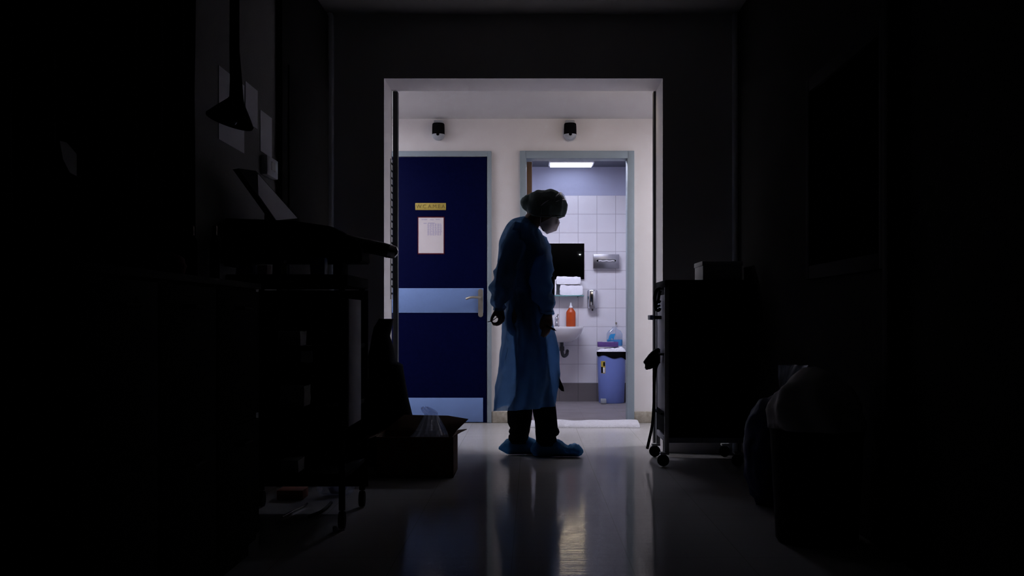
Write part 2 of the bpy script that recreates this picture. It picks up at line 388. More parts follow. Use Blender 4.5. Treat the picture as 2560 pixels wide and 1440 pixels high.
# window in the right wall of the dark room
b = MB(); wz0, wz1, wy0, wy1 = 1.06, 1.83, 3.82, 4.78
for q in ((wy0 - .06, wy0, wz0 - .06, wz1 + .06), (wy1, wy1 + .06, wz0 - .06, wz1 + .06), (wy0, wy1, wz0 - .06, wz0), (wy0, wy1, wz1, wz1 + .06)):
    b.box(XR - .03, XR + .001, q[0], q[1], q[2], q[3], .004)
wn = struct(b.build('window_1', M['charcoal']), 'dark internal window in the right wall', 'window')
MB().box(XR - .012, XR - .002, wy0, wy1, wz0, wz1).build('pane', M['glass_dark'], wn)
struct(MB().box(XR - .05, XR, 3.66, 3.72, 0, 2.2, .004).build('trim_6', M['charcoal']))
struct(MB().box(-XR, -XR + .045, DN - .07, DN, 0, ZR, .02).build('trim_7', M['paper_bright']))
struct(MB().box(XR - .03, XR, DN - .05, DN, 0, ZR, .012).build('trim_8', M['paper_bright']))
d3 = thing('shade_panel', 'dark panel added to deepen the shade of the left wall beside the opening', 'door', (-XR, 5.9, 0)); d3['kind'] = 'structure'  # flat dark panel added to deepen the dim stretch of left wall
MB().box(-XR + .001, -XR + .03, 5.30, 6.50, .004, ZR - .04, .003).build('door_leaf', M['wall_dark'], d3)  # added dark sheet over the wall, shade put into its colour
MB().box(-XR + .03, -XR + .038, 5.42, 6.42, .004, 2.1, .003).build('panel', M['wall_dark'], d3)

# ---------------------------------------------------------------- blue door
d1 = thing('door_1', 'navy blue door with two light blue bands, closed, left of the person', 'door', (dl, DW, 0)); d1['kind'] = 'structure'
MB().box(dl, dr, DW - .022, DW + .02, .006, dt, .002).build('door_leaf', M['navy'], d1)
zb = lambda y: .829 + (795 - y) / 317.0
MB().box(dl + .02, fr(1209), DW - .026, DW - .02, zb(782), zb(720.5), .001).build('push_band', M['band'], d1, label='light blue band across the middle')
MB().box(dl + .02, fr(1208), DW - .026, DW - .02, zb(1055), zb(994.5), .001).build('kick_plate', M['band'], d1, label='light blue kick plate')
hx = fr(1202)
b = MB(); xw = .019; zt, zo = zb(722), zb(793)
prof = [(hx + xw * math.cos(a), zt - xw + xw * math.sin(a)) for a in [k * math.pi / 8 for k in range(9)]] + [(hx + xw * math.cos(a), zo + xw + xw * math.sin(a)) for a in [math.pi + k * math.pi / 8 for k in range(9)]]
b.prism([(x, DW - .038, z) for x, z in prof], (0, .014, 0)); hp = b.build('handle_plate', M['nickel'], d1, label='satin metal handle plate')
b = MB(); zl = zb(745)
b.tube([(hx, DW - .036, zl), (hx, DW - .085, zl)], .010, 12)
b.tube(bez([(hx + .006, DW - .088, zl), (hx - .03, DW - .09, zl + .004), (hx - .075, DW - .088, zl + .004), (hx - .112, DW - .08, zl - .008)], 6), [.0095] * 19, 12)
b.build('lever', M['nickel'], hp)

# sign and notice on it
sx0, sx1, sz0, sz1 = fr(1039), fr(1115.5), zb(525), zb(507.5)
sg = thing('door_sign', 'small brass coloured room sign with brown letters on navy door', 'sign', ((sx0 + sx1) / 2, DW - .023, sz0))
MB().box(sx0, sx1, DW - .027, DW - .022, sz0, sz1, .001).build('plate', M['brass'], sg)
def text_mesh(txt, size, name, m, parent, center, spacing=1.0):
    cu = bpy.data.curves.new('t', 'FONT'); cu.body = txt; cu.size = size; cu.align_x = 'CENTER'; cu.align_y = 'CENTER'; cu.extrude = .0006; cu.space_character = spacing
    o = bpy.data.objects.new('t', cu); COL.objects.link(o)
    dg = bpy.context.evaluated_depsgraph_get(); dg.update()
    me = bpy.data.meshes.new_from_object(o.evaluated_get(dg)); bpy.data.objects.remove(o)
    me.transform(Matrix.Translation(Vector(center) - root_loc(parent)) @ Matrix.Rotation(R(90), 4, 'X')); me.materials.append(m); me.name = name
    return link_mesh(name, me, parent, None)
text_mesh('W.C A.M.E.A', .0425, 'lettering', M['letter'], sg, ((sx0 + sx1) / 2, DW - .0278, (sz0 + sz1) / 2 - .001), .98)
nx0, nx1, n0, n1 = fr(1047), fr(1109.5), zb(633), zb(544)
nt_ = thing('paper_notice', 'white printed sheet in dark red border below the brass door sign', 'notice', ((nx0 + nx1) / 2, DW - .023, n0))
MB().box(nx0 - .007, nx1 + .007, DW - .0245, DW - .0225, n0 - .008, n1 + .008).build('border', M['red_border'], nt_, label='dark red border')
MB().box(nx0, nx1, DW - .026, DW - .0246, n0, n1).build('sheet', M['paper'], nt_)
b = MB(); wn_, hn = nx1 - nx0, n1 - n0
rnd = random.Random(3)
for k in range(13):                                    # faint printed table
    zz = n1 - hn * (.17 + k * .026)
    for c in range(6):
        xx = nx0 + wn_ * (.36 + c * .098)
        b.box(xx, xx + wn_ * rnd.uniform(.05, .085), DW - .0263, DW - .0259, zz - hn * .017, zz)
for xx0, xx1, zz in ((.12, .35, .045), (.45, .62, .05), (.68, .85, .04), (.2, .33, .15), (.38, .66, .143)):
    b.box(nx0 + wn_ * xx0, nx0 + wn_ * xx1, DW - .0263, DW - .0259, n1 - hn * zz - .006, n1 - hn * zz)
b.build('printed_table', M['ink'], nt_, label='faint violet printed table')

# washroom door, open inwards (seen edge-on)
d2 = struct(MB().box(bl + .002, bl + .044, DW + .135, DW + .90, .008, bt - .004, .002).build('door_2', M['wood'], loc=(bl, DW + .13, 0)), 'brown washroom door standing open inwards, seen edge on', 'door')
b = MB(); b.box(bl - .002, bl + .0015, DW + .02, DW + .10, .9, .99)
# wall lights above the doors
def wall_light(px, label):
    x = fr(px); z = lambda y: .829 + (795 - y) / 318.0
    t = thing('wall_light', label, 'light', (x, DW, z(350)), 'black and white wall lights over the two doors')
    n = 20; rr = .049; b = MB()
    def half(r, zz, yc=DW - .04): return [(x + r * math.cos(a), yc + r * 1.1 * math.sin(a), zz) for a in [2 * math.pi * k / n for k in range(n)]]
    b.rings([half(rr * .90, z(308)), half(rr * .97, z(310)), half(rr, z(316)), half(rr * 1.02, z(335.5)), half(rr * .9, z(336))])
    b.build('housing', M['black'], t, label='black housing')
    b = MB()
    b.rings([half(rr * 1.0, z(335.4)), half(rr * .99, z(338)), half(rr * .9, z(343)), half(rr * .7, z(347)), half(rr * .4, z(350)), half(rr * .08, z(351))])
    b.build('dome', M['grey_plastic'], t, label='pale translucent dome')
    MB().ico((x, DW - .092, z(337)), .013, 2, (1, .6, 1)).build('sensor', M['black'], t)
    MB().box(x - .035, x + .035, DW - .05, DW, z(309), z(300), .006).build('bracket', M['grey_plastic'], t)
wall_light(1097, 'black and pale wall light above the navy door')
wall_light(1425, 'black and pale wall light above the open washroom doorway')

# ---------------------------------------------------------------- lamps
def troffer(x0, x1, y0, y1, z, label, m, name='ceiling_light'):
    t = thing(name, label, 'light', ((x0 + x1) / 2, (y0 + y1) / 2, z))
    b = MB(); e = .02
    for q in ((x0 - e, x1 + e, y0 - e, y0), (x0 - e, x1 + e, y1, y1 + e), (x0 - e, x0, y0, y1), (x1, x1 + e, y0, y1)):
        b.box(q[0], q[1], q[2], q[3], z - .02, z + .002)
    b.build('frame', M['white_plastic'], t)
    MB().box(x0, x1, y0, y1, z - .012, z - .002).build('diffuser', m, t)
    return t
troffer(-2.75, -1.55, 7.45, 7.75, ZC, 'ceiling light panel in the corridor left of the opening', M['lamp_cool'])
troffer(1.60, 2.80, 7.45, 7.75, ZC, 'ceiling light panel in the corridor right of the opening', M['lamp_cool'])
t = thing('wall_lamp', 'small warm lamp on the corridor side of the lintel', 'light', (.55, DF, 2.31))
MB().box(.355, .745, DF, DF + .024, 2.310, 2.402, .003).build('housing', M['white_plastic'], t)
MB().box(.365, .735, DF + .0241, DF + .036, 2.318, 2.396, .003).build('diffuser', M['lamp_warm'], t)
lx0, lx1 = .177, .583
t = thing('ceiling_light', 'bright white tube light on the washroom ceiling', 'light', ((lx0 + lx1) / 2, 10.48, ZB))
MB().box(lx0 - .015, lx1 + .015, 10.34, 10.62, ZB - .012, ZB + .001, .003).build('housing', M['white_plastic'], t)
MB().box(lx0, lx1, 10.36, 10.60, ZB - .024, ZB - .0121, .004).build('diffuser', M['lamp_bath'], t)
troffer(-.25, .75, 9.15, 9.45, ZB, 'washroom ceiling panel lamp nearer the doorway', M['lamp_main'])
t = thing('smoke_detector', 'smoke detector with a tiny lit indicator on the dark ceiling', 'detector', (.82, 3.05, ZR))
MB().lathe([(.03, -.045), (.05, -.04), (.055, -.02), (.055, 0)], (.82, 3.05, ZR), 24).build('body', M['dim_white'], t)
MB().ico((.82, 3.05, ZR - .048), .013, 2, (1, 1, .5)).build('indicator', M['led'], t)

# ================================================================== WASHROOM
S = 252.5
def BX(px): return (px - VX) / S
def BZ(py): return .829 + (795 - py) / S
# mirror, tipped slightly upwards as hung
mx0, mx1, mz0, mz1 = .04, BX(1461), BZ(698), BZ(608)
mi = thing('wall_mirror', 'dark looking rectangular mirror on the tiled wall over the basin', 'mirror', ((mx0 + mx1) / 2, DB, mz0))
tl = math.tan(R(2.7)) * (mz1 - mz0)
mir = [(mx0, DB - .006, mz0), (mx1, DB - .006, mz0), (mx1, DB - .006 + 0, mz1), (mx0, DB - .006, mz1)]
q = [Vector((mx0, DB - .004 - tl, mz0)), Vector((mx1, DB - .004 - tl, mz0)), Vector((mx1, DB - .004, mz1)), Vector((mx0, DB - .004, mz1))]
MB().prism([p + Vector((0, .0035, 0)) for p in q], (0, .004, 0)).build('backing', M['charcoal'], mi)
MB().prism(q, (0, .003, 0)).build('mirror_glass', M['mirror'], mi)
# glass shelf with packs of paper towels
gs0, gs1 = .02, BX(1459)
sz = BZ(739.5)
sh = thing('glass_shelf', 'greenish glass shelf under the mirror holding white packs', 'shelf', (.25, DB, sz))
MB().box(gs0, gs1, DB - .125, DB - .004, sz - .006, sz + .004, .002).build('shelf_plate', M['shelf_glass'], sh)
for x in (gs0 + .05, gs1 - .05):
    MB().box(x - .012, x + .012, DB - .03, DB, sz - .018, sz - .006, .003).build('bracket', M['chrome'], sh)
def pack(x0, x1, z0, z1, y0, label, seed, m=M['tissue']):
    b = MB(); t = bmesh.new(); bmesh.ops.create_cube(t, size=1); bmesh.ops.subdivide_edges(t, edges=t.edges[:], cuts=5, use_grid_fill=True)
    for v in t.verts:
        p = v.co.copy(); lx = 1 - .05 * (abs(p.z) * 2) ** 4
        k = nz(p, 4, seed) * .05
        v.co = Vector(((x0 + x1) / 2 + p.x * (x1 - x0) * lx + k * .12, y0 + .05 + p.y * .10 * lx, (z0 + z1) / 2 + p.z * (z1 - z0) * (1 - .10 * (abs(p.x) * 2) ** 4) + (k * .35 if p.z > -.45 else 0)))
    b.merge(t)
    o = b.build('paper_towel_pack', m, loc=((x0 + x1) / 2, y0 + .05, z0), ang=60)
    return tag(o, label, 'paper pack', 'white paper packs on the glass shelf')
zs = sz + .004
pack(BX(1399), BX(1456), zs, BZ(713.5), DB - .118, 'white paper pack on glass shelf, lower of the stacked two', 1)
pack(BX(1390), BX(1451), BZ(713.5) + .008, BZ(693), DB - .118, 'white paper pack on glass shelf, upper of the stacked two', 2)
pack(BX(1372), BX(1390), zs, BZ(700), DB - .115, 'white pack standing upright at left of the stacked packs', 3)
# basin
cx, cy, rz = BX(1401), DB - .19, .742
ba = thing('wash_basin', 'white ceramic wash basin on the tiled washroom wall', 'basin', (cx, DB, rz - .16))
b = MB(); n = 40
def bas(k, z, grow=0): 
    out = []
    for i in range(n):
        a = 2 * math.pi * i / n; c, s_ = math.cos(a), math.sin(a)
        x = cx + (.222 * k + grow) * math.copysign(abs(c) ** .75, c)
        y = cy + (.187 * k + grow) * math.copysign(abs(s_) ** .7, s_)
        y = cy + .187 + (y - cy - .187) * 1.0 if s_ < 0 else min(y, DB - .001)
        out.append((x, y, z))
    return out
b.rings([bas(.34, rz - .150), bas(.52, rz - .142), bas(.74, rz - .112), bas(.90, rz - .062), bas(.975, rz - .022), bas(1.0, rz - .004), bas(.985, rz + .003), bas(.93, rz + .002), bas(.86, rz - .012), bas(.70, rz - .07), bas(.35, rz - .11), bas(.08, rz - .118)])
b.build('bowl', M['ceramic'], ba, ang=50)
b = MB(); b.tube(bez([(cx + .01, cy + .02, rz - .145), (cx + .012, cy + .02, rz - .24), (cx + .03, cy + .02, rz - .285), (cx + .06, cy + .06, rz - .27), (cx + .07, DB - .01, rz - .24)], 6), .017, 12)
b.tube([(cx + .011, cy + .02, rz - .19), (cx + .012, cy + .02, rz - .235)], .024, 12)
b.build('drain_trap', M['dark_metal'], ba, label='dark drain trap under the bowl')
fx = BX(1391.5)
tp = thing('tap', 'chrome mixer tap on the rim of the wash basin', 'tap', (fx, DB - .07, rz))
b = MB(); b.lathe([(.024, -.002), (.024, .008), (.018, .014), (.017, .06), (.019, .065), (.019, .085), (.012, .094)], (fx, DB - .07, rz + .003), 20); b.build('body', M['chrome'], tp)
MB().tube(bez([(fx, DB - .075, rz + .045), (fx, DB - .12, rz + .062), (fx, DB - .17, rz + .05), (fx, DB - .18, rz + .04)], 5), .010, 12).build('spout', M['chrome'], tp)
MB().tube([(fx, DB - .07, rz + .095), (fx + .012, DB - .10, rz + .118), (fx + .012, DB - .125, rz + .122)], [.008, .008, .006], 10).build('lever', M['chrome'], tp)
# orange soap bottle
ox = BX(1427); oy = DB - .055
bt_ = thing('soap_bottle', 'orange bottle with white pump nozzle standing on the basin', 'bottle', (ox, oy, rz))
MB().lathe([(.044, .001), (.047, .006), (.047, .135), (.044, .148), (.030, .168), (.019, .180), (.019, .186)], (ox, oy, rz + .002), 28, sy=.75).build('bottle', M['orange'], bt_)
MB().lathe([(.018, .186), (.018, .198), (.012, .203), (.0085, .225), (.0055, .238), (.0045, .240)], (ox, oy, rz + .002), 20).build('pump_nozzle', M['white_plastic'], bt_, label='white nozzle')
# steel tissue dispenser
tx0, tx1, tz0, tz1 = BX(1483), BX(1547.5), BZ(671), BZ(636)
td = thing('tissue_dispenser', 'flat steel tissue dispenser with a long slot on tiled wall', 'dispenser', ((tx0 + tx1) / 2, DB, tz0))
b = MB()
def slot(x0, x1, zc, r, y, n=10):
    return [(x1 - r + r * math.cos(a), y, zc + r * math.sin(a)) for a in [-math.pi / 2 + k * math.pi / n for k in range(n + 1)]] + [(x0 + r + r * math.cos(a), y, zc + r * math.sin(a)) for a in [math.pi / 2 + k * math.pi / n for k in range(n + 1)]]
b.box(tx0, tx1, DB - .062, DB - .001, tz0, tz1, .003); b.build('casing', M['steel'], td)
zc = BZ(652); b = MB(); o1 = slot(tx0 + .022, tx1 - .022, zc, .018, DB - .064); o2 = slot(tx0 + .032, tx1 - .032, zc, .010, DB - .0645)
b.rings([slot(tx0 + .022, tx1 - .022, zc, .018, DB - .0615), o1, o2, slot(tx0 + .032, tx1 - .032, zc, .010, DB - .0625)], False, False); b.build('slot_rim', M['steel'], td)
MB().prism(slot(tx0 + .030, tx1 - .030, zc, .012, DB - .0628), (0, .0012, 0)).build('slot_opening', M['black'], td)
b = MB(); b.grid([[(tx0 + .05 + .02 * i, DB - .0635 - .006 * math.sin(j * .9) , zc - .008 + .006 * j + .002 * math.sin(i * 2)) for i in range(9)] for j in range(3)])
b.build('tissue', M['tissue'], td, label='white tissue showing in the slot')
# soap dispenser
dx, dz0, dz1 = BX(1481), BZ(772), BZ(724.5)
sd = thing('soap_dispenser', 'upright chrome soap dispenser right of the glass shelf', 'dispenser', (dx, DB, dz0))
b = MB(); hw = .051
def rsec(z, k): return [(dx + hw * k * math.copysign(abs(math.cos(a)) ** .6, math.cos(a)), DB - .045 - .044 * k * math.copysign(abs(math.sin(a)) ** .6, math.sin(a)), z) for a in [2 * math.pi * i / 28 for i in range(28)]]
b.rings([rsec(dz0, .9), rsec(dz0 + .006, 1), rsec(dz1 - .014, 1), rsec(dz1 - .004, .9), rsec(dz1, .7)]); b.build('casing', M['chrome'], sd)
MB().box(dx - .006, dx + .006, DB - .0905, DB - .086, dz0 + .035, dz1 - .045, .002).build('sight_window', M['black_gloss'], sd)
MB().tube([(dx, DB - .06, dz0 + .002), (dx, DB - .06, dz0 - .022)], [.010, .006], 12).build('spout', M['dark_metal'], sd)
# wall hook
hk = thing('wall_hook', 'tiny metal hook on the tiles above the bin', 'hook', (BX(1541), DB, BZ(808)))
b = MB(); b.tube(bez([(BX(1541), DB, BZ(808)), (BX(1541), DB - .02, BZ(809)), (BX(1541), DB - .028, BZ(811)), (BX(1542), DB - .03, BZ(806))], 4), .004, 8); b.lathe([(.011, 0), (.011, .004)], (BX(1541), DB, BZ(808)), 14, 'Y'); b.build('hook', M['nickel'], hk)

# pedal bin with bag, and what stands on it
cbx, cby, cbr = .777, 10.57, .138
bn = thing('pedal_bin', 'periwinkle blue pedal bin with black liner in the washroom corner', 'bin', (cbx, cby, 0))
ztop = BZ(880) - .005
MB().lathe([(cbr * .86, .001), (cbr * .90, .01), (cbr * .96, .25), (cbr, ztop - .02), (cbr * 1.0, ztop)], (cbx, cby, 0), 40).build('body', M['bin_blue'], bn)
b = MB(); n = 48
def lin_ring(z, k, am): return [(cbx + (cbr * k) * math.cos(a), cby + (cbr * k) * math.sin(a), z - .022 * (math.cos(a) * .5 + .5) * am * 1.6 + am * .010 * math.sin(5 * a + z * 40)) for a in [2 * math.pi * i / n for i in range(n)]]
b.rings([lin_ring(ztop - .022, 1.03, 1), lin_ring(ztop - .005, 1.05, .8), lin_ring(ztop + .012, 1.035, .1), lin_ring(ztop + .014, .9, 0), lin_ring(ztop + .012, .2, 0)], False, True)
b.build('bin_liner', M['black'], bn, label='black plastic liner folded over the rim')
b = MB(); b.box(cbx - .115, cbx - .06, cby - .165, cby - .11, .004, .05, .006); b.build('pedal', M['grey_plastic'], bn)
b = MB(); a0, a1 = R(218), R(240)
def onb(a, z, k=1.004): r = cbr * (.96 + .04 * (z - .25) / (ztop - .27)) * k; return (cbx + r * math.cos(a), cby + r * math.sin(a), z)
za, zb_ = BZ(933) + .01, BZ(903) + .01
b.grid([[onb(a0 + (a1 - a0) * i / 6, za + (zb_ - za) * j / 6) for i in range(7)] for j in range(7)])
stk = b.build('sticker', M['sticker'], bn, label='yellow sticker with dark marks')
b = MB(); b.grid([[onb(a0 + (a1 - a0) * (.58 + .36 * i / 4), za + (zb_ - za) * (.60 + .32 * j / 4), 1.008) for i in range(5)] for j in range(5)])
b.grid([[onb(a0 + (a1 - a0) * (.04 + .44 * i / 4), za + (zb_ - za) * (.03 + .5 * j / 4), 1.008) for i in range(5)] for j in range(5)])
b.build('sticker_marks', M['black'], stk)
b = MB(); b.grid([[onb(a0 + (a1 - a0) * (.5 + .4 * i / 4), za + (zb_ - za) * (.06 + .42 * j / 4), 1.008) for i in range(5)] for j in range(5)])
b.build('sticker_picture', M['white_plastic'], stk)
zt = ztop + .014
b = MB(); P = []
for j in range(15):
    row = []
    for i in range(25):
        u, v = i / 24 * 2 - 1, j / 14 * 2 - 1
        x, y = cbx - .005 + .138 * u, cby + .10 * v
        h = .028 + .03 * max(0, u) ** 1.4 + .012 * nz((u * 2, v * 2, 0), 1, 4) + .006 * nz((u * 6, v * 5, 1), 1, 2)
        row.append((x, y, zt + max(.004, h * (1 - max(abs(u), abs(v)) ** 6) + .004)))
    P.append(row)
b.grid(P); rim = [P[0][i] for i in range(25)] + [P[j][24] for j in range(1, 15)] + [P[14][i] for i in range(23, -1, -1)] + [P[j][0] for j in range(13, 0, -1)]
b.rings([rim, [(x, y, zt + .0005) for x, y, _ in rim]], False, True); bmesh.ops.remove_doubles(b.bm, verts=b.bm.verts[:], dist=1e-5)
tag(b.build('folded_towel', M['towel'], loc=(cbx, cby, zt), ang=70), 'rumpled white towel lying on top of the blue bin', 'towel')
pb = thing('tissue_box', 'flat purple tissue box on the white towel over the bin', 'box', (cbx - .05, cby, zt + .036))
MB().box(cbx - .137, cbx + .062, cby - .075, cby + .012, zt + .047, zt + .095, .003).build('carton', M['purple'], pb)
MB().box(cbx - .09, cbx + .02, cby - .055, cby - .01, zt + .0945, zt + .0965, .001).build('opening', M['white_plastic'], pb)
jx, jy, jz = BX(1534) + .005, cby + .062, zt + .052
jg = thing('plastic_jug', 'clear bottle of blue liquid standing behind the purple box', 'bottle', (jx, jy, jz))
def rbox(rows, n=32):
    return [[(jx + hx_ * math.copysign(abs(math.cos(a)) ** .45, math.cos(a)), jy + hy_ * math.copysign(abs(math.sin(a)) ** .45, math.sin(a)), jz + z) for a in [2 * math.pi * i / n for i in range(n)]] for hx_, hy_, z in rows]
MB().rings(rbox([(.070, .034, .003), (.076, .036, .01), (.075, .036, .062), (.073, .035, .064)])).build('liquid', M['blue_liquid'], jg, label='blue liquid')
MB().rings(rbox([(.072, .036, .001), (.079, .0385, .008), (.077, .038, .12), (.060, .032, .15), (.026, .022, .168), (.022, .02, .19)])).build('bottle', film('jug_plastic', (.9, .94, 1), .10, .22), jg)
b = MB(); pl_ = [(-.068, .055), (-.055, .10), (-.04, .118), (.005, .122), (-.006, .085), (-.012, .06), (-.03, .078), (-.045, .058)]
b.prism([(jx + x, jy - .0415, jz + z) for x, z in pl_], (0, .002, 0)); b.build('blue_label', M['blue_liquid'], jg, label='bright blue label')

# white cloth across the washroom threshold
b = MB(); P = []
for j in range(13):
    row = []
    for i in range(49):
        u, v = i / 48, j / 12
        x = -.06 + .875 * u
        y = 8.16 + .38 * v + .025 * nz((u * 3, v, 0), 1, 3) - (.02 * u if j < 6 else 0)
        h = .030 * math.sin(math.pi * min(1, max(0, v))) ** .5 + .014 * nz((u * 5, v * 3, 0), 1, 9) * math.sin(math.pi * v) + .012 * u * v * math.sin(math.pi * v)
        row.append((x, y, .003 + max(0, h)))
    P.append(row)
b.grid(P); rim = [P[0][i] for i in range(49)] + [P[j][48] for j in range(1, 13)] + [P[12][i] for i in range(47, -1, -1)] + [P[j][0] for j in range(11, 0, -1)]
b.rings([rim, [(x, y, .0005) for x, y, _ in rim]], False, True); bmesh.ops.remove_doubles(b.bm, verts=b.bm.verts[:], dist=1e-5)
tag(b.build('floor_cloth', M['floor_cloth'], loc=(.37, 8.35, 0), ang=70), 'white cloth laid along the floor at the washroom threshold', 'cloth')

# ================================================================== THE PERSON
def build_person():
    P = W
    skin = MB()
    # torso: two side-by-side chains for breadth, turned three quarters to the camera
    def pair(px, py, sp, d=6.50): o = sp * .70; return (W(px - o * 415 * .8, py, d - o), W(px + o * 415 * .8, py, d + o))
    lv = [(1320, 806, .075, .098), (1318, 770, .07, .095), (1316, 720, .062, .088), (1315, 665, .07, .095), (1313, 615, .075, .092), (1314, 592, .075, .045)]
    for sd in (0, 1): cones(skin, [pair(x, y, sp)[sd] for x, y, sp, r in lv], [r for *_, r in lv])
    cones(skin, [W(1320, 806, 6.5), W(1316, 720, 6.5), W(1311, 612, 6.5), W(1318, 582, 6.48)], [.11, .105, .10, .05])
    # neck
    cones(skin, [W(1316, 580, 6.48), W(1330, 552, 6.47), W(1352, 530, 6.46)], [.062, .052, .055])
    # legs
    cones(skin, [W(1313, 815, 6.56), W(1311, 900, 6.58), W(1311, 945, 6.58), W(1304, 1000, 6.575), W(1296, 1095, 6.55), W(1296, 1112, 6.55)], [.080, .056, .044, .043, .033, .036])
    cones(skin, [W(1334, 815, 6.44), W(1336, 900, 6.45), W(1345, 945, 6.45), W(1358, 1000, 6.45), W(1366, 1100, 6.445), W(1366, 1118, 6.445)], [.080, .062, .050, .047, .033, .036])
    for fx_, fd, yy in ((1297, 6.55, 1124), (1366, 6.445, 1129)):
        cones(skin, [W(fx_ - 10, yy, fd), W(fx_ + 30, yy + 2, fd), W(fx_ + 62, yy + 5, fd)], [.026, .026, .018])
    # arms
    sr, er, wr = W(1288, 594, 6.37), W(1266, 684, 6.25), W(1247, 764, 6.33)
    sl, el, wl = W(1341, 614, 6.57), W(1364, 692, 6.47), W(1371, 780, 6.33)
    cones(skin, [sr, (sr + er) / 2, er, (er + wr) / 2, wr], [.046, .045, .038, .036, .025])
    cones(skin, [sl, (sl + el) / 2, el, (el + wl) / 2, wl], [.042, .045, .038, .036, .025])
    # right hand: points down-left behind the hip; thumb and fingers close into a loop
    d = 6.33
    cones(skin, [wr, W(1247, 775, d)], [.024, .027])
    for k, (a, b_) in enumerate((((1243, 777), (1247, 790)), ((1249, 777), (1252, 793)), ((1253, 777), (1256, 795)))):
        cones(skin, [W(*a, d - .012 + k * .012), W(*b_, d - .012 + k * .012)], [.017, .016])
    cones(skin, [W(1242, 776, d - .015), W(1235, 786, d - .022), W(1230.5, 794, d - .024), W(1228, 802, d - .02)], [.013, .0108, .0098, .0082])     # thumb
    fing = [((1250, 794), (1247, 805), (1240, 810), (1232, 808)), ((1253, 796), (1250, 807.5), (1242, 812), (1234, 811)), ((1256, 797), (1253, 806), (1246, 811), (1239, 811.5)), ((1258, 795), (1257, 802), (1252, 807), (1246, 809))]
    for k, ch in enumerate(fing):
        dd = d - .026 + k * .018
        cones(skin, [W(*c, dd) for c in ch], [.0102, .0095, .0088, .0075])
    # left hand: hangs relaxed in front of the gown, fingers curled back
    d = 6.315
    cones(skin, [wl, W(1370, 790, d)], [.024, .026])
    for k in range(4):
        x = 1361 + k * 5.0; dd = d - .012 + k * .004
        cones(skin, [W(1366 + k * 2.5, 788, d), W(x, 811, dd)], [.017, .0145])
        L = (1.0, 1.08, 1.0, .82)[k]
        cones(skin, [W(x, 811, dd), W(x - 2, 811 + 13 * L, dd - .014), W(x - 4.5, 811 + 22 * L, dd - .006), W(x - 6.5, 811 + 28 * L, dd + .008)], [.0105, .0098, .009, .0076])
    cones(skin, [W(1361, 792, d - .01), W(1355, 801, d - .022), W(1352.5, 812, d - .026), W(1353, 821, d - .02)], [.0135, .0112, .0098, .008])        # thumb
    # head, bowed: own frame (forward, up, side)
    Hc = W(1369, 518, 6.46); fw, up, si = Vector((.785, -.04, -.62)).normalized(), Vector((.62, -.03, .785)).normalized(), Vector((0, 1, 0))
    def h(f, u, s_=0): return Hc + fw * f + up * u + si * s_
    skin.ico(h(-.012, .016), .079, 3, (1, .86, 1))
    cones(skin, [h(.042, .022, -.022), h(.042, .022, .022)], [.041, .041])
    cones(skin, [h(.02, -.04), h(.055, -.085), h(.066, -.108)], [.056, .038, .022])
    for s_ in (-1, 1):
        cones(skin, [h(-.02, -.045, s_ * .045), h(.015, -.085, s_ * .030), h(.052, -.106, s_ * .012)], [.024, .018, .016])     # jaw line
        cones(skin, [h(.055, -.025, s_ * .032), h(.03, -.02, s_ * .052)], [.020, .018])                                         # cheek bone
        cones(skin, [h(.078, .012, s_ * .012), h(.07, .015, s_ * .045)], [.012, .012])                                        # brow
        cones(skin, [h(-.02, -.005, s_ * .074), h(-.024, -.045, s_ * .072)], [.014, .010])                                    # ear
        cones(skin, [h(-.028, .008, s_ * .078), h(-.034, -.02, s_ * .082)], [.010, .009])
    cones(skin, [h(.080, .004), h(.088, -.022), h(.098, -.044)], [.010, .010, .0115])                                        # nose
    cones(skin, [h(.078, -.073, -.018), h(.082, -.073, 0), h(.078, -.073, .018)], [.009, .011, .009])                         # lips
    me = remesh(skin, .0042, 5)
    loc = Vector((W(1320, 800, 6.5).x, 6.5, 0))
    me.transform(Matrix.Translation(-loc)); me.materials.append(M['skin']); me.name = 'person'
    body = link_mesh('person', me, None, loc, 180)
    tag(body, 'person in blue gown, cap and white mask standing with head bowed', 'person')
    # ---- eyes and hair
    for s_ in (-1, 1):
        MB().ico(h(.073, -.008, s_ * .032), .0125, 2).build('eye', M['eye'], body)
    hb = MB()
    cones(hb, [h(-.055, -.02, 0), h(-.07, .0, 0)], [.042, .036]); cones(hb, [h(-.03, .0, -.06), h(-.05, -.05, -.045), h(-.075, -.06, 0), h(-.05, -.05, .045), h(-.03, 0, .06)], [.03, .026, .022, .026, .03])
    mh = remesh(hb, .005, 3); mh.transform(Matrix.Translation(-loc)); mh.materials.append(M['hair']); link_mesh('hair', mh, body, None, 180)
    # ---- bouffant cap with the hair gathered at the back
    cb = MB()
    cones(cb, [W(1373, 515, 6.46), W(1350, 512, 6.46), W(1324, 507, 6.46)], [.1035, .090, .054]); cones(cb, [W(1390, 519, 6.46), W(1385, 516, 6.46)], [.072, .076])
    mc = remesh(cb, .006, 4)
    t = bmesh.new(); t.from_mesh(mc); bpy.data.meshes.remove(mc); t.normal_update()
    A, B = W(1412, 541, 6.46), W(1330, 540, 6.46); nn = Vector((B - A).cross(Vector((0, 1, 0)))).normalized()
    if nn.z > 0: nn = -nn
    bmesh.ops.bisect_plane(t, geom=t.verts[:] + t.edges[:] + t.faces[:], plane_co=A, plane_no=nn, clear_outer=True)
    for v in t.verts:
        p = v.co; q = noise.noise(Vector((p.x * 34, p.y * 22, p.z * 22))) + .5 * noise.noise(p * 70); v.co = p + v.normal * .0045 * q
    c = MB(); c.bm.free(); c.bm = t; c.build('surgical_cap', M['cap'], body, ang=180)
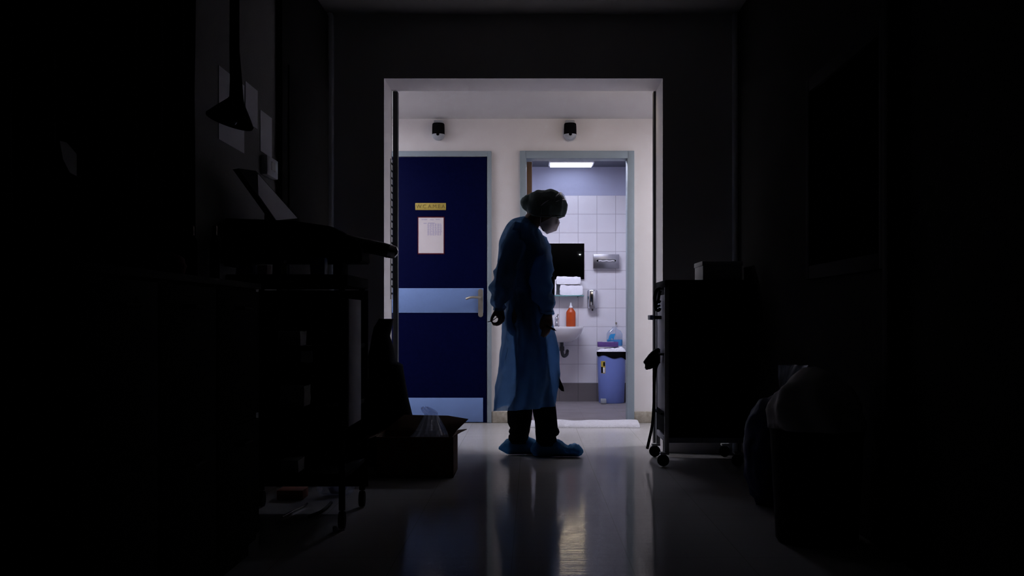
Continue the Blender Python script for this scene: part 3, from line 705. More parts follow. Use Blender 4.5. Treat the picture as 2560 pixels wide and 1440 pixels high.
    c = MB(); rp = [W(1411, 540, 6.46), W(1395, 541, 6.395), W(1372, 541, 6.368), W(1345, 540, 6.385), W(1330, 538, 6.42), W(1322, 534, 6.46)]
    rp = bez(rp + [Vector((p.x, 12.92 - p.y, p.z)) for p in rp[-2:0:-1]] + [rp[0]], 5)
    c.tube(rp, .0045, 8).build('cap_band', M['cap'], body)
    # ---- safety glasses pushed up on the cap
    Cc = W(1373, 515, 6.46)
    def gl(th, a, rr=.1065): return Cc + (Vector((math.sin(th), 0, math.cos(th))) * math.cos(a) * rr + si * math.sin(a) * rr * .96)
    aa = [-1.2 + 2.4 * k / 18 for k in range(19)]
    lens = [[gl(.76 + .085 * j - .10 * abs(a), a, .108 + .003 * math.sin(j * .6)) for a in aa] for j in range(7)]
    gp = MB().grid(lens).build('safety_glasses', M['lens'], body)
    g = MB(); arc = lens[0]; g.tube(arc, .0034, 8); g.tube(lens[-1], .0026, 8)
    for s_ in (0, -1): g.tube(bez([arc[s_], Cc + Vector((-.01, 0, .02)) + si * (.104 if s_ else -.104), Cc + Vector((-.05, 0, -.005)) + si * (.095 if s_ else -.095)], 5), .0035, 8)
    g.build('glasses_frame', M['chrome'], gp)
    # ---- folded respirator mask
    R_ = [(1396.5, 547), (1400, 556.5), (1391.5, 577), (1367, 585.5)]; C_ = [(1384, 543), (1368, 551.5), (1352, 559.5), (1347.5, 565)]
    mk = MB(); rows = []
    for (rx, ry), (cx_, cy_) in zip(R_, C_):
        row = []
        for k in range(13):
            s_ = k / 6 - 1; q = abs(s_)
            x = rx + (cx_ - rx) * (q * .65 + .35 * q * q); y = ry + (cy_ - ry) * (q * .65 + .35 * q * q)
            p = W(x, y, 6.46); p.y += s_ * .074 * (1 - .06 * q); row.append(p)
        rows.append(row)
    R2 = []
    for a, b_ in zip(rows, rows[1:]):
        for k in range(3): R2.append([pa.lerp(pb_, k / 3) for pa, pb_ in zip(a, b_)])
    R2.append(rows[-1]); mk.grid(R2);
    mo = mk.build('face_mask', M['mask'], body, ang=25)
    for s_ in (-1, 1):
        e = MB(); ear = h(-.035, -.01, s_ * .083)
        for yy in ((1382, 544.5), (1350, 563.5)):
            a = W(*yy, 6.46 + s_ * .07); e.tube(bez([a, (a + ear) / 2 + si * s_ * .008, ear], 5), .0016, 6)
        e.build('ear_loop', M['mask'], mo)
    # ---- trousers
    def leg(name, rows, d, seed):
        b = MB(); n = 28; rs = []
        for (y, xl, xr, hd) in rows:
            cxx, a = (xl + xr) / 2, (xr - xl) / 2 * d / F; c0 = W(cxx, y, d); r = []
            for i in range(n):
                an = 2 * math.pi * i / n; q = 1 + .05 * nz((math.cos(an) * 1.5, math.sin(an) * 1.5, y * .03), 1, seed)
                r.append(c0 + Vector((a * math.cos(an) * (1 + (q - 1) * .4), hd * math.sin(an) * q, 0)))
            rs.append(r)
        b.rings(rs, True, False); return b
    back = [(806, 1280, 1346, .085), (860, 1287, 1338, .066), (930, 1290, 1332, .055), (985, 1288, 1330, .058), (1008, 1280, 1330.5, .066), (1020, 1270, 1331, .075), (1030, 1267.7, 1331, .078), (1056, 1268.5, 1328, .076), (1064, 1272, 1326.5, .074), (1070, 1275, 1325.5, .072), (1075, 1272.5, 1325, .075), (1080, 1271.5, 1324, .075), (1085, 1274.5, 1322.5, .07), (1089, 1271, 1321.5, .07), (1098, 1271, 1323, .068), (1108, 1273, 1322, .062)]
    front = [(806, 1284, 1364, .090), (860, 1292, 1366, .088), (930, 1311, 1374, .084), (985, 1324, 1382, .080), (1012, 1331, 1389, .076), (1030, 1332, 1391, .076), (1054, 1337, 1393, .076), (1069, 1338, 1394.5, .074), (1074, 1338, 1397.5, .076), (1080, 1338, 1399, .076), (1086, 1338.5, 1396.5, .074), (1091, 1339, 1390, .066), (1102, 1340, 1393, .062), (1114, 1342, 1392, .056)]
    b = leg('l', back, 6.56, 3); b2 = leg('l', front, 6.452, 8)
    me2 = bpy.data.meshes.new('x'); b2.bm.to_mesh(me2); b2.bm.free(); b.bm.from_mesh(me2)
    b.build('trousers', M['navy_cloth'], body, ang=60)
    # ---- shoes and shoe covers
    def shoe(st, d, name, m, seed, am, hwf=1.0, open_top=False, lab=None):
        b = MB(); rs = []; n = 22
        for (x, yt, yb, hw) in st:
            cz, a = (yt + yb) / 2, (yb - yt) / 2 * d / F; c0 = W(x, cz, d); c0.z = max(c0.z, a + .0015); r = []
            for i in range(n):
                an = 2 * math.pi * i / n; c_, s_ = math.cos(an), math.sin(an)
                q = 1 + am * nz((x * .09, c_ * 2.2, s_ * 2.2), 1.3, seed) * (1 if s_ > -.3 else .2)
                z = c0.z + a * math.copysign(abs(s_) ** .8, s_) * (q if s_ > 0 else 1)
                r.append(Vector((c0.x + am * .010 * nz((c_ * 2, s_ * 2, x * .1), 1.6, seed + 4), c0.y + hw * hwf * c_ * q * (1 - .25 * max(0, s_)), max(.0012, z))))
            rs.append(r)
        b.rings(rs); return b.build(name, m, body, ang=45, label=lab)
    def dense(st, k=3):
        out = []
        for a, b_ in zip(st, st[1:]): out += [tuple(a[i] + (b_[i] - a[i]) * q / k for i in range(4)) for q in range(k)]
        return out + [st[-1]]
    fs = [(1326, 1120, 1128, .012), (1333, 1109, 1138, .036), (1345, 1101, 1143, .045), (1362, 1098, 1143.5, .048), (1384, 1096, 1143.5, .049), (1398, 1101, 1143.5, .050), (1410, 1109, 1143.5, .052), (1420, 1115.5, 1143.5, .053), (1426, 1111.5, 1143, .054), (1437, 1110.5, 1142.5, .054), (1447, 1112.5, 1141, .050), (1454, 1119, 1137, .040), (1458, 1125, 1131, .020)]
    bs = [(1247, 1118, 1123, .010), (1255, 1109, 1128, .024), (1266, 1099, 1134, .036), (1276, 1096, 1137, .044), (1300, 1093, 1137.5, .047), (1320, 1092, 1137.5, .048), (1334, 1099, 1137.5, .05), (1346, 1107, 1137.5, .052), (1362, 1109, 1137, .052), (1376, 1112, 1135, .047), (1386, 1120, 1131, .02)]
    shoe(dense(fs), 6.45, 'shoe_cover', M['cover'], 5, .20); shoe(dense(bs), 6.555, 'shoe_cover', M['cover'], 11, .20)
    sf = [(1344, 1106, 1141, .030), (1352, 1102, 1142, .036), (1380, 1101, 1142, .037), (1398, 1107, 1142, .039), (1415, 1119, 1142, .042), (1438, 1121, 1141, .042), (1448, 1126, 1138, .028)]
    sb_ = [(1273, 1102, 1134, .030), (1281, 1099, 1136, .036), (1310, 1098, 1136, .037), (1328, 1103, 1136, .039), (1345, 1113, 1136, .042), (1366, 1116, 1135, .042), (1376, 1121, 1132, .028)]
    shoe(dense(sf), 6.45, 'shoe', M['black'], 2, 0); shoe(dense(sb_), 6.555, 'shoe', M['black'], 2, 0)
    # ---- gown: torso and skirt, sleeves
    rg = [(1313, 540, 1342, 565, .062), (1299, 543, 1345, 571, .105), (1281, 549, 1351, 579, .165), (1268, 561, 1358, 591, .195), (1256, 583, 1367, 610, .205), (1248, 606, 1373, 625, .205), (1246, 634, 1379, 648, .20), (1243, 665, 1381, 675, .19),
          (1246, 700, 1379, 704, .178), (1254, 728, 1374.5, 726, .170), (1259, 756, 1375, 750, .172), (1258, 790, 1379, 784, .178), (1255, 815, 1384, 812, .182), (1253, 850, 1393, 843, .188), (1249, 885, 1396, 875, .192), (1244, 930, 1397, 925, .198), (1237.5, 966, 1397, 960, .203), (1236, 995, 1393.5, 988, .206), (1235, 1024, 1388.5, 1011, .208)]
    def cr(i, t, k):
        a, b_, c, e = (rg[max(0, min(len(rg) - 1, i + q))][k] for q in (-1, 0, 1, 2)); return .5 * (2 * b_ + (c - a) * t + (2 * a - 5 * b_ + 4 * c - e) * t * t + (3 * b_ - a - 3 * c + e) * t ** 3)
    g = MB(); rs = []; n = 84
    for i in range(len(rg) - 1):
        for q in range(5 if i < len(rg) - 2 else 6):
            t = q / 5; xl, yl, xr, yr, bb = (cr(i, t, k) for k in range(5)); d = 6.50; prog = (i + t) / (len(rg) - 1)
            r = []
            for k in range(n):
                an = 2 * math.pi * k / n; c_, s_ = math.cos(an), math.sin(an)
                y = (yl + yr) / 2 + (yr - yl) / 2 * c_; x = (xl + xr) / 2 + (xr - xl) / 2 * c_
                p = W(x, y, d); p.y += bb * s_
                edge = 1 - abs(c_) ** 8 * .75
                am = (.016 + .016 * min(1, max(0, (prog - .25) * 2))) * edge * min(1, prog * 8)
                fold = nz((c_ * 2.3, s_ * 2.3, y * .006), 1.6, 2.0) * 1.0 + .6 * nz((c_ * 5, s_ * 5, y * .011), 1.3, 7) + .45 * nz((x * .03, s_ * 2, y * .05), 1, 5)
                rq = nz((x * .022 + y * .012, s_ * 2.5 + c_, y * .018 - x * .01), 1, 11); fold += 1.1 * (1 - abs(c_) ** 3) * (max(0, 1 - abs(rq) * 3.2) ** 2 - .25) * (1 if prog < .5 else .4)
                if prog > .55: fold += .55 * math.sin(an * 9 + 1.2 * math.sin(y * .012)) * (prog - .55) * 2
                rad = Vector((c_, s_, 0)); p += rad * am * fold
                r.append(p)
            rs.append(r)
    g.rings(rs, False, False)
    # unseen dark scrub top, added to stop light passing the upper gown
    sb = MB(); rs2 = []
    for xl, yl, xr, yr, bb in rg[2:12]:
        q = []
        for k in range(32):
            an = 2 * math.pi * k / 32; c_, s_ = math.cos(an), math.sin(an); kk = .83
            p = W((xl + xr) / 2 + (xr - xl) / 2 * c_ * kk, (yl + yr) / 2 + (yr - yl) / 2 * c_ * kk + 4, 6.5); p.y += bb * .84 * s_; q.append(p)
        rs2.append(q)
    sb.rings(rs2, False, False)
    for ch in ([sr, (sr + er) / 2, er, er.lerp(wr, .85)], [sl, (sl + el) / 2, el, el.lerp(wl, .85)]):
        sb.tube(ch, [.040, .058, .057, .038], 16, False)
    sb.build('scrub_light_block', M['scrub'], body, ang=180)
    def sleeve(pts, seed):
        C = bez([W(x, y, d) for x, y, d, r in pts], 7); rad = lin([r for *_, r in pts], 7); n = 26
        t0 = (C[1] - C[0]).normalized(); u = t0.cross(Vector((0, 1, 0))).normalized(); rr = []
        for i, p in enumerate(C):
            tt = (C[min(i + 1, len(C) - 1)] - C[max(0, i - 1)]).normalized(); u = (u - tt * u.dot(tt)).normalized(); v = tt.cross(u); s0 = i / (len(C) - 1); ring = []
            for k in range(n):
                an = 2 * math.pi * k / n
                f = 1 + .34 * (nz((math.cos(an) * 1.1, math.sin(an) * 1.1, i * .16), 1.3, seed) + .55 * math.sin(i * .62 + 2.2 * math.cos(an + seed)) * s0) * min(1, .35 + s0) * (1 if s0 < .92 else .5)
                rq = nz((math.cos(an) * 1.6, math.sin(an) * 1.6, i * .12 + .5 * math.cos(an)), 1, seed + 20); f += .12 * (max(0, 1 - abs(rq) * 3.0) ** 2 - .2) * (1 if s0 < .92 else .3)
                ring.append(p + (u * math.cos(an) + v * math.sin(an)) * rad[i] * f)
            rr.append(ring)
        g.rings(rr, True, False)
    sleeve([(1300, 586, 6.40, .060), (1290, 606, 6.345, .074), (1280, 645, 6.29, .074), (1267, 684, 6.26, .070), (1256, 715, 6.27, .062), (1250, 742, 6.295, .052), (1248.5, 762, 6.32, .040), (1248, 774, 6.328, .034)], 4)
    sleeve([(1340, 604, 6.52, .060), (1346, 625, 6.46, .074), (1350, 662, 6.38, .072), (1351, 700, 6.34, .068), (1356, 732, 6.32, .060), (1364, 758, 6.32, .050), (1369.5, 778, 6.322, .037), (1371, 789, 6.318, .032)], 9)
    g.build('gown', M['gown'], body, ang=180)
    # trailing black tie at the front of the gown
    b = MB(); b.rings([[W(x, y, 6.42 + e) for x, y, e in q] for q in (((1393, 930, 0), (1396, 930, 0), (1396, 930, .004), (1393, 930, .004)), ((1394.5, 952, 0), (1401, 950, 0), (1401, 950, .004), (1394.5, 952, .004)), ((1397, 970, 0), (1409, 968, 0), (1409, 968, .004), (1397, 970, .004)), ((1403, 977, 0), (1410.5, 979, 0), (1410.5, 979, .004), (1403, 977, .004)))])
    b.build('gown_tie', M['black'], body, label='black tie hanging from the front of the gown')
    return body
build_person()
pn = thing('pen', 'short black pen with pale tip held in the forward hand', 'pen', W(1379, 821, 6.30))
MB().tube([W(1366, 814, 6.285), W(1386.5, 824.5, 6.30)], .0065, 12).build('barrel', M['black_gloss'], pn)
MB().tube([W(1386, 824.2, 6.30), W(1390, 827, 6.303)], [.005, .0022], 10).build('tip', M['white_plastic'], pn)
st_ = tag(MB().tube(bez([W(1219, 804.5, 6.31), W(1224, 804, 6.31), W(1233, 800, 6.305), W(1243, 793, 6.30)], 4), [.0022] * 13, 8).build('stylus', M['black'], loc=W(1230, 803, 6.31)), 'thin dark stick pinched in the hand behind the back', 'stick')

# ================================================================== LEFT SIDE OF THE DARK ROOM
def sheet(name, d0, d1, z0, z1, label, m=M['dim_white'], cat='paper'):
    o = MB().box(-XR, -XR + .003, d0, d1, z0, z1).build(name, m, loc=(-XR, (d0 + d1) / 2, z0)); return tag(o, label, cat, 'papers on the dark left wall')
sheet('wall_sheet', 4.32, 4.70, 1.545, 1.84, 'largest pale sheet on the left wall behind the hanging lamp', M['paper_bright'])
sheet('wall_sheet', 4.72, 4.93, 1.69, 1.865, 'small pale sheet on left wall, right of the hanging lamp pole', M['paper_bright'])
sheet('wall_sheet', 4.98, 5.20, 1.60, 1.79, 'pale sheet on left wall just above the wall control box', M['paper_bright'])
wb = thing('wall_control_box', 'pale wall control box with small black window on left wall', 'control box', (-XR, 5.10, 1.495))
MB().box(-XR, -XR + .03, 5.0, 5.21, 1.495, 1.585, .004).build('housing', M['paper_bright'], wb)
MB().box(-XR + .0295, -XR + .032, 5.08, 5.15, 1.525, 1.565).build('display', M['black_gloss'], wb)
# hanging examination lamp
ld = 3.95
el_ = thing('hanging_lamp', 'dark cone shaped lamp hanging in front of pale wall sheets', 'lamp', W(594, 300, ld))
top = W(588, 150, ld); top.z = ZR
b = MB(); b.tube([top, W(586, 120, ld), W(590, 200, ld), W(591, 252, ld)], [.016, .018, .022, .026], 16); b.lathe([(.05, 0), (.05, -.02), (.02, -.04)], top, 20); b.build('pole', M['black'], el_)
b = MB(); ap, bc = W(592, 246, ld), W(600, 303, ld); ax = (W(588, 300, ld) - W(604, 245, ld)).normalized(); ax = Vector((-.28, -.12, -1)).normalized()
u = ax.cross(Vector((0, 1, 0))).normalized(); v = ax.cross(u)
def lr(t, r): c = ap + ax * t; return [c + (u * math.cos(a) + v * math.sin(a)) * r for a in [2 * math.pi * k / 32 for k in range(32)]]
b.rings([lr(-.004, .024), lr(.012, .032), lr(.05, .062), (lr(.085, .088)), lr(.092, .086), lr(.05, .056), lr(.02, .02)], True, True); b.build('lamp_shade', M['black'], el_)
MB().ico(ap + ax * .078, .030, 3).build('bulb', M['teal'], el_, label='teal tinted bulb')
# medical trolley with raised console and push bar
tr = thing('medical_trolley', 'black medical trolley with shelves by the left wall', 'trolley', (-.95, 4.45, 0))
tx0_, tx1_, ty0, ty1 = -1.20, -.72, 4.22, 4.75
b = MB(); b.box(tx0_, tx1_, ty0, ty1, .955, 1.0, .006); b.build('top_tray', M['black'], tr)
for z in (.20, .46, .70): MB().box(tx0_, tx1_ - .01, ty0, ty1, z, z + .02, .003).build('shelf', M['black'], tr)
for x, y in ((tx0_ + .015, ty0 + .015), (tx1_ - .025, ty0 + .015), (tx0_ + .015, ty1 - .015), (tx1_ - .025, ty1 - .015)):
    MB().tube([(x, y, .075), (x, y, .956)], .013, 12).build('post', M['charcoal'], tr)
    wl_ = MB().lathe([(.018, -.012), (.034, -.011), (.036, 0), (.034, .011), (.018, .012)], (x, y, .037), 20, 'X').build('caster', M['black'], tr)
MB().box(tx1_ - .009, tx1_, ty0 + .03, ty0 + .33, .40, .905, .003).build('side_panel', M['mid_panel'], tr, label='grey side panel')
MB().box(tx0_, tx1_, ty1 - .012, ty1 - .002, .09, .95).build('shelf_shade_sheet', M['black'], tr)  # black sheet added to keep the space behind the shelves dark
# console standing above the tray
b = MB(); cons = [(400, 640), (470, 560), (560, 545), (640, 548), (735, 552), (830, 566), (872, 592), (900, 604), (905, 655), (800, 655), (620, 655), (540, 668), (440, 690)]
b.prism([W(x, y, 4.40) for x, y in cons if x >= 540], (0, .22, 0)); bmesh.ops.bevel(b.bm, geom=b.bm.edges[:], offset=.006, segments=2, affect='EDGES')
b.build('console', M['black'], tr)
b = MB(); b.tube(bez([W(850, 600, 4.5), W(900, 612, 4.5), W(950, 622, 4.5), W(972, 628, 4.5)], 5), [.030] * 8 + [.029] * 8, 16); b.build('push_bar', M['black_gloss'], tr)
b = MB(); b.tube([W(966, 627, 4.5), W(978, 629, 4.5), W(990, 631, 4.5), W(995, 632, 4.5)], [.0275, .028, .024, .010], 16); b.build('bar_end_cap', M['chrome'], tr, label='grey end cap of the push bar')
for x in (-1.05, -.80): MB().box(x - .02, x + .02, 4.45, 4.58, .999, 1.07, .004).build('console_foot', M['black'], tr)
# tilted screen above the trolley
b = MB(); pl = -1.10
def onp(px, py, x): d = x * F / (px - VX); return W(px, py, d)
qd = [onp(596, 421, -1.13), onp(640, 427, -1.13), onp(750, 551, -1.10), onp(692, 557, -1.10)]
b = MB(); b.prism(qd, (-.022, 0, -.004)); sc_ = b.build('screen', M['black'], tr, label='slanted screen on an arm')
cen = sum(qd, Vector()) / 4; q2 = [cen + (p - cen) * .90 + Vector((.0015, 0, 0)) for p in qd]
q2 = [q2[0].lerp(q2[3], .45), q2[1], q2[2], q2[3]]
MB().prism(q2, (-.002, 0, 0)).build('screen_face', M['paper_bright'], sc_, label='pale screen face')
b = MB(); b.tube([cen + Vector((-.02, .05, -.02)), (cen.x - .02, cen.y + .02, 1.15), (-1.0, 4.52, 1.13)], .012, 10); b.build('arm', M['black'], sc_)
# small things on the tray, seen in the gap under the console
def small(name, px0, px1, py0, d, dep, m, label, cat, top=1.0, seed=1, bev=.006):
    x0, x1 = W(px0, 0, d).x, W(px1, 0, d).x; z1 = W(0, py0, d).z
    t = bmesh.new(); bmesh.ops.create_cube(t, size=1); bmesh.ops.subdivide_edges(t, edges=t.edges[:], cuts=3, use_grid_fill=True)
    for v in t.verts:
        p = v.co.copy(); k = nz(p, 3, seed) * .10
        v.co = Vector(((x0 + x1) / 2 + p.x * (x1 - x0) * (1 - .06 * abs(p.z)) * (1 + k), d + dep / 2 + p.y * dep * (1 + k), top + .0005 + (p.z + .5) * (z1 - top) * (1 + (k if p.z > 0 else 0))))
    o = MB().merge(t).build(name, m, loc=((x0 + x1) / 2, d + dep / 2, top), ang=50); return tag(o, label, cat)
small('folded_cloth', 590, 632, 664, 4.27, .10, M['lilac'], 'lilac folded cloth on the trolley tray', 'cloth', seed=2)
small('small_carton', 643, 668, 663, 4.27, .07, M['pink'], 'small pinkish carton on the trolley tray', 'carton', seed=0)
small('blue_pouch', 775, 812, 645, 4.30, .06, M['blue_pack'], 'crinkled blue plastic pouch at the right of the trolley tray', 'pouch', seed=5)
vb = thing('vial', 'yellow green bottle on the trolley tray', 'bottle', W(711, 684, 4.3))
c = W(711, 684, 4.31); c.z = 1.0005
MB().lathe([(.009, 0), (.011, .002), (.011, .036), (.006, .044), (.006, .05)], c, 16).build('bottle', M['yellow'], vb); MB().lathe([(.008, .0495), (.008, .06)], c, 14).build('cap', M['white_plastic'], vb)
# pale packs on the trolley shelves
def shelfpack(px0, px1, py0, py1, d, z, m, label, cat='carton', seed=1):
    x0, x1 = W(px0, 0, d).x, W(px1, 0, d).x; h_ = (py1 - py0) * d / F
    t = bmesh.new(); bmesh.ops.create_cube(t, size=1); bmesh.ops.subdivide_edges(t, edges=t.edges[:], cuts=2, use_grid_fill=True)
    for v in t.verts:
        p = v.co.copy(); k = nz(p, 3, seed) * .08
        v.co = Vector(((x0 + x1) / 2 + p.x * (x1 - x0) * (1 + k), d + .06 + p.y * .12, z + .0005 + (p.z + .5) * h_ * (1 + (k if p.z > 0 else 0))))
    return tag(MB().merge(t).build('supply_pack', m, loc=((x0 + x1) / 2, d + .06, z), ang=40), label, cat, 'supply packs on the trolley shelves')
shelfpack(695, 750, 880, 915, 4.25, .72, M['dim_white'], 'pale pack on the top shelf of the black trolley', seed=1)
shelfpack(700, 760, 1000, 1050, 4.25, .48, M['dim_white'], 'larger grey pack on the middle trolley shelf', seed=2)
shelfpack(702, 745, 1100, 1130, 4.25, .22, M['dim_white'], 'pale pack on the lowest trolley shelf', seed=3)
small('tape_roll_box', 752, 778, 906, 4.24, .03, M['paper_bright'], 'small bright white box at the right end of top trolley shelf', 'box', .7205, seed=0)
# black sack and open cardboard box
def silh(rows, d, depth, seed, n=26, am=.12):
    b = MB(); rs = []
    for y, xl, xr, k in rows:
        c0 = W((xl + xr) / 2, y, d); a = (xr - xl) / 2 * d / F; c0.z = max(c0.z, .001)
        rs.append([c0 + Vector((a * math.cos(t), depth * k * math.sin(t) * (1 + am * nz((math.cos(t) * 2, math.sin(t) * 2, y * .02), 1.5, seed)), 0)) for t in [2 * math.pi * i / n for i in range(n)]])
    return b.rings(rs)
bs_ = silh([(1180, 905, 1020, 1), (1100, 900, 1034, 1.05), (1042, 896, 1032, 1), (1000, 898, 1022, .95), (945, 905, 1012, .85), (912, 912, 1007, .8), (903, 918, 990, .7), (870, 925, 984, .6), (840, 930, 975, .5), (818, 935, 980, .45), (797, 948, 984, .35)], 6.15, .16, 3)
tag(bs_.build('refuse_sack', M['black'], loc=(W(962, 1158, 6.15).x, 6.15, 0), ang=60), 'tall black plastic sack standing behind the open cardboard box', 'sack')
cb_ = thing('cardboard_box', 'open brown cardboard box with raised flaps on the floor', 'box', (-.61, 5.78, 0))
bx0, bx1, by0, by1, bh = -.81, -.408, 5.60, 5.93, .212
b = MB(); th = .005
b.box(bx0, bx1, by0, by0 + th, .001, bh).box(bx0, bx1, by1 - th, by1, .001, bh).box(bx0, bx0 + th, by0, by1, .001, bh).box(bx1 - th, bx1, by0, by1, .001, bh).box(bx0, bx1, by0, by1, .001, .008); b.build('carton', M['cardboard'], cb_)
fl = lambda pts, vec: MB().prism(pts, vec).build('flap', M['cardboard'], cb_)
fl([(bx0, by1, bh), (bx1 - .004, by1, bh), W(1171, 1048, 6.0), W(1120, 1039.5, 6.02), W(1010, 1037.5, 6.02)], (0, .004, .001))
fl([(bx1, by0 + .01, bh), (bx1, by1 - .01, bh), W(1167, 1074, 5.93), W(1152, 1081, 5.70)], (0, 0, .004))
fl([(bx0 + .02, by0, bh), (bx1 - .02, by0, bh), (bx1 - .08, by0 + .10, bh - .06), (bx0 + .10, by0 + .10, bh - .06)], (0, .003, -.003))
fl([(bx0, by0 + .01, bh), (bx0, by1 - .01, bh), (bx0 - .10, by1 - .04, bh - .04), (bx0 - .10, by0 + .04, bh - .04)], (0, 0, .004))
# clear bag in the box
bg = thing('plastic_bag', 'clear plastic bag with gathered neck poking out of the cardboard box', 'bag', W(1070, 1100, 5.75))
b = MB(); rs = []; n = 44
for y, xl, xr, k in ((1100, 1018, 1122, .10), (1085, 1034, 1118, .10), (1070, 1044, 1112, .085), (1058, 1050, 1105, .07), (1046, 1057, 1099, .05), (1038, 1061, 1094, .035), (1033, 1060, 1094, .03), (1027, 1054, 1087, .034), (1021, 1052, 1076, .03), (1017.5, 1058, 1068, .015)):
    c0 = W((xl + xr) / 2, y, 5.76); a = (xr - xl) / 2 * 5.76 / F
    rs.append([c0 + Vector((a * math.cos(t) * (1 + .05 * math.sin(7 * t)), k * math.sin(t) * (1 + .25 * math.sin(9 * t + y * .02)), .004 * math.sin(5 * t))) for t in [2 * math.pi * i / n for i in range(n)]])
b.rings(rs, True, False); b.build('bag', M['film'], bg, ang=30)
# loose clear bag on the floor with things inside
fb = thing('plastic_bag', 'crumpled clear plastic bag lying on floor in front of the trolley', 'bag', W(840, 1240, 5.0))
cc = W(842, 1215, 5.06); cc.z = .075
def crum(p): k = 1 + .30 * abs(nz(p, 2.1, 3)) + .16 * nz(p, 5, 1); return k
b = MB(); b.ico(cc, .085, 4, (1.05, .9, .95), crum)
for v_ in b.bm.verts: v_.co.z = max(.002, v_.co.z)
b.build('bag', M['film'], fb, ang=25)
MB().ico((cc.x, cc.y + .01, .045), .042, 2, (1.2, .9, 1), lambda p: 1 + .3 * nz(p, 2, 9)).build('contents', M['lilac'], fb)
rp_ = W(735, 1258, 4.93); rp_.z = 0
b = MB(); b.box(rp_.x - .075, rp_.x + .045, rp_.y - .02, rp_.y + .10, .001, .045, .005); tag(b.build('carton', M['rust'], loc=rp_, ang=40), 'orange red carton on the floor beneath the trolley end', 'carton')
# floor leads
c1 = bez([Vector((x, y, .006)) for x, y, _ in (W(705, 1296, F * H / 501), W(735, 1280, F * H / 485), W(760, 1268, F * H / 473), W(768, 1262, F * H / 467))], 6)
tag(MB().tube(c1, .0045, 8).build('cable', M['black_gloss'], loc=c1[0]), 'thin straight lead lying on the floor left of clear bag', 'cable')
c2 = bez([Vector((x, y, .008)) for x, y, _ in (W(772, 1296, F * H / 501), W(800, 1285, F * H / 490), W(818, 1272, F * H / 477), W(828, 1261, F * H / 466))], 6)
tag(MB().tube(c2, .007, 8).build('cable', M['charcoal'], loc=c2[0]), 'thicker curved lead on the floor in front of clear bag', 'cable')
pw = W(838, 1330, F * H / 535); tag(MB().ico((pw.x, pw.y, .012), .012, 2, (.8, 1.6, 1), lambda p: 1 + .3 * nz(p, 2, 2)).build('crumpled_tissue', M['dim_white'], loc=(pw.x, pw.y, 0)), 'tiny pale crumpled tissue on the dark floor', 'tissue')
# near-left furniture: low cabinet, tall curtain
lc = thing('low_cabinet', 'low black cabinet with drawers along the near left wall', 'cabinet', (-1.1, 3.0, 0))
b = MB(); b.box(-XR + .004, -.97, 2.25, 3.80, .05, .93, .004); b.box(-XR + .004, -.99, 2.28, 3.77, .001, .05); b.build('body', M['black'], lc)
MB().box(-XR + .004, -.955, 2.24, 3.81, .93, .95, .003).build('worktop', M['charcoal'], lc)
for j, (y0, y1) in enumerate(((2.27, 2.76), (2.78, 3.27), (3.29, 3.78))):
    for z0, z1 in ((.08, .48), (.50, .92)):
        dr_ = MB().box(-.972, -.955, y0, y1, z0, z1, .003).build('drawer', M['black'], lc)
        MB().tube([(-.955, (y0 + y1) / 2 - .06, z1 - .06), (-.93, (y0 + y1) / 2 - .05, z1 - .06), (-.93, (y0 + y1) / 2 + .05, z1 - .06), (-.955, (y0 + y1) / 2 + .06, z1 - .06)], .006, 8).build('handle', M['charcoal'], dr_)
cu = thing('curtain', 'dark pleated curtain hanging along the near left wall', 'curtain', (-1.2, 3.0, .96))
b = MB(); P = [[(-1.20 + .022 * math.sin(k * 1.15) + .006 * nz((k * .3, j, 0)), 2.2 + 1.62 * k / 80, .97 + (2.60 - .97) * j / 10) for k in range(81)] for j in range(11)]
b.grid(P); bmesh.ops.solidify(b.bm, geom=b.bm.faces[:], thickness=.004); b.build('cloth', M['curtain'], cu)
MB().tube([(-1.2, 2.15, 2.62), (-1.2, 3.86, 2.62)], .014, 12).build('rail', M['charcoal'], cu)
for y in (2.3, 3.0, 3.7): MB().tube([(-1.2, y, 2.62), (-XR, y, 2.62)], .009, 8).build('bracket', M['charcoal'], cu)
ps = [W(150, 352, 2.68), W(185, 356, 2.72), W(228, 385, 2.78), W(228, 440, 2.78), W(200, 432, 2.74), W(170, 398, 2.70)]
ps = [Vector((-1.172, p.y, p.z)) for p in ps]
tag(MB().prism(ps, (-.002, 0, 0)).build('paper_slip', M['dim_white'], loc=ps[0]), 'dim pale paper slip pinned on the dark curtain', 'paper')
b = MB(); b.ico(W(352, 668, 3.25), .062, 3, (1.0, 1.0, .62), lambda p: 1 + .22 * nz(p, 2.2, 4))
zz = min(v.co.z for v in b.bm.verts)
for v in b.bm.verts: v.co.z = max(.951, v.co.z - zz + .945); v.co.x += .075
tag(b.build('red_bundle', M['red_cloth'], loc=(W(352, 668, 3.25).x, 3.25, .95), ang=70), 'dull red cloth bundle on the low black cabinet', 'cloth')
for px, r_, lab in ((405, .011, 'left of the two small steel tins on the low cabinet'), (437, .009, 'right of the two small steel tins on the low cabinet')):
    c = W(px, 580, 3.55); x = -1.12 + (px - 405) * .0024
    o = thing('flask', lab.replace('steel tins', 'dark flasks'), 'flask', (x, 3.55, .95), 'dark flasks on the low cabinet')
    MB().lathe([(r_ * 1.6, 0), (r_ * 1.8, .004), (r_ * 1.8, .13), (r_ * .9, .15)], (x, 3.55, .9505), 18).build('body', M['black'], o)
    MB().lathe([(r_ * .85, .1495), (r_ * .85, .18), (r_ * .6, .182)], (x, 3.55, .9505), 18).build('neck', M['nickel'], o, label='pale metal neck')

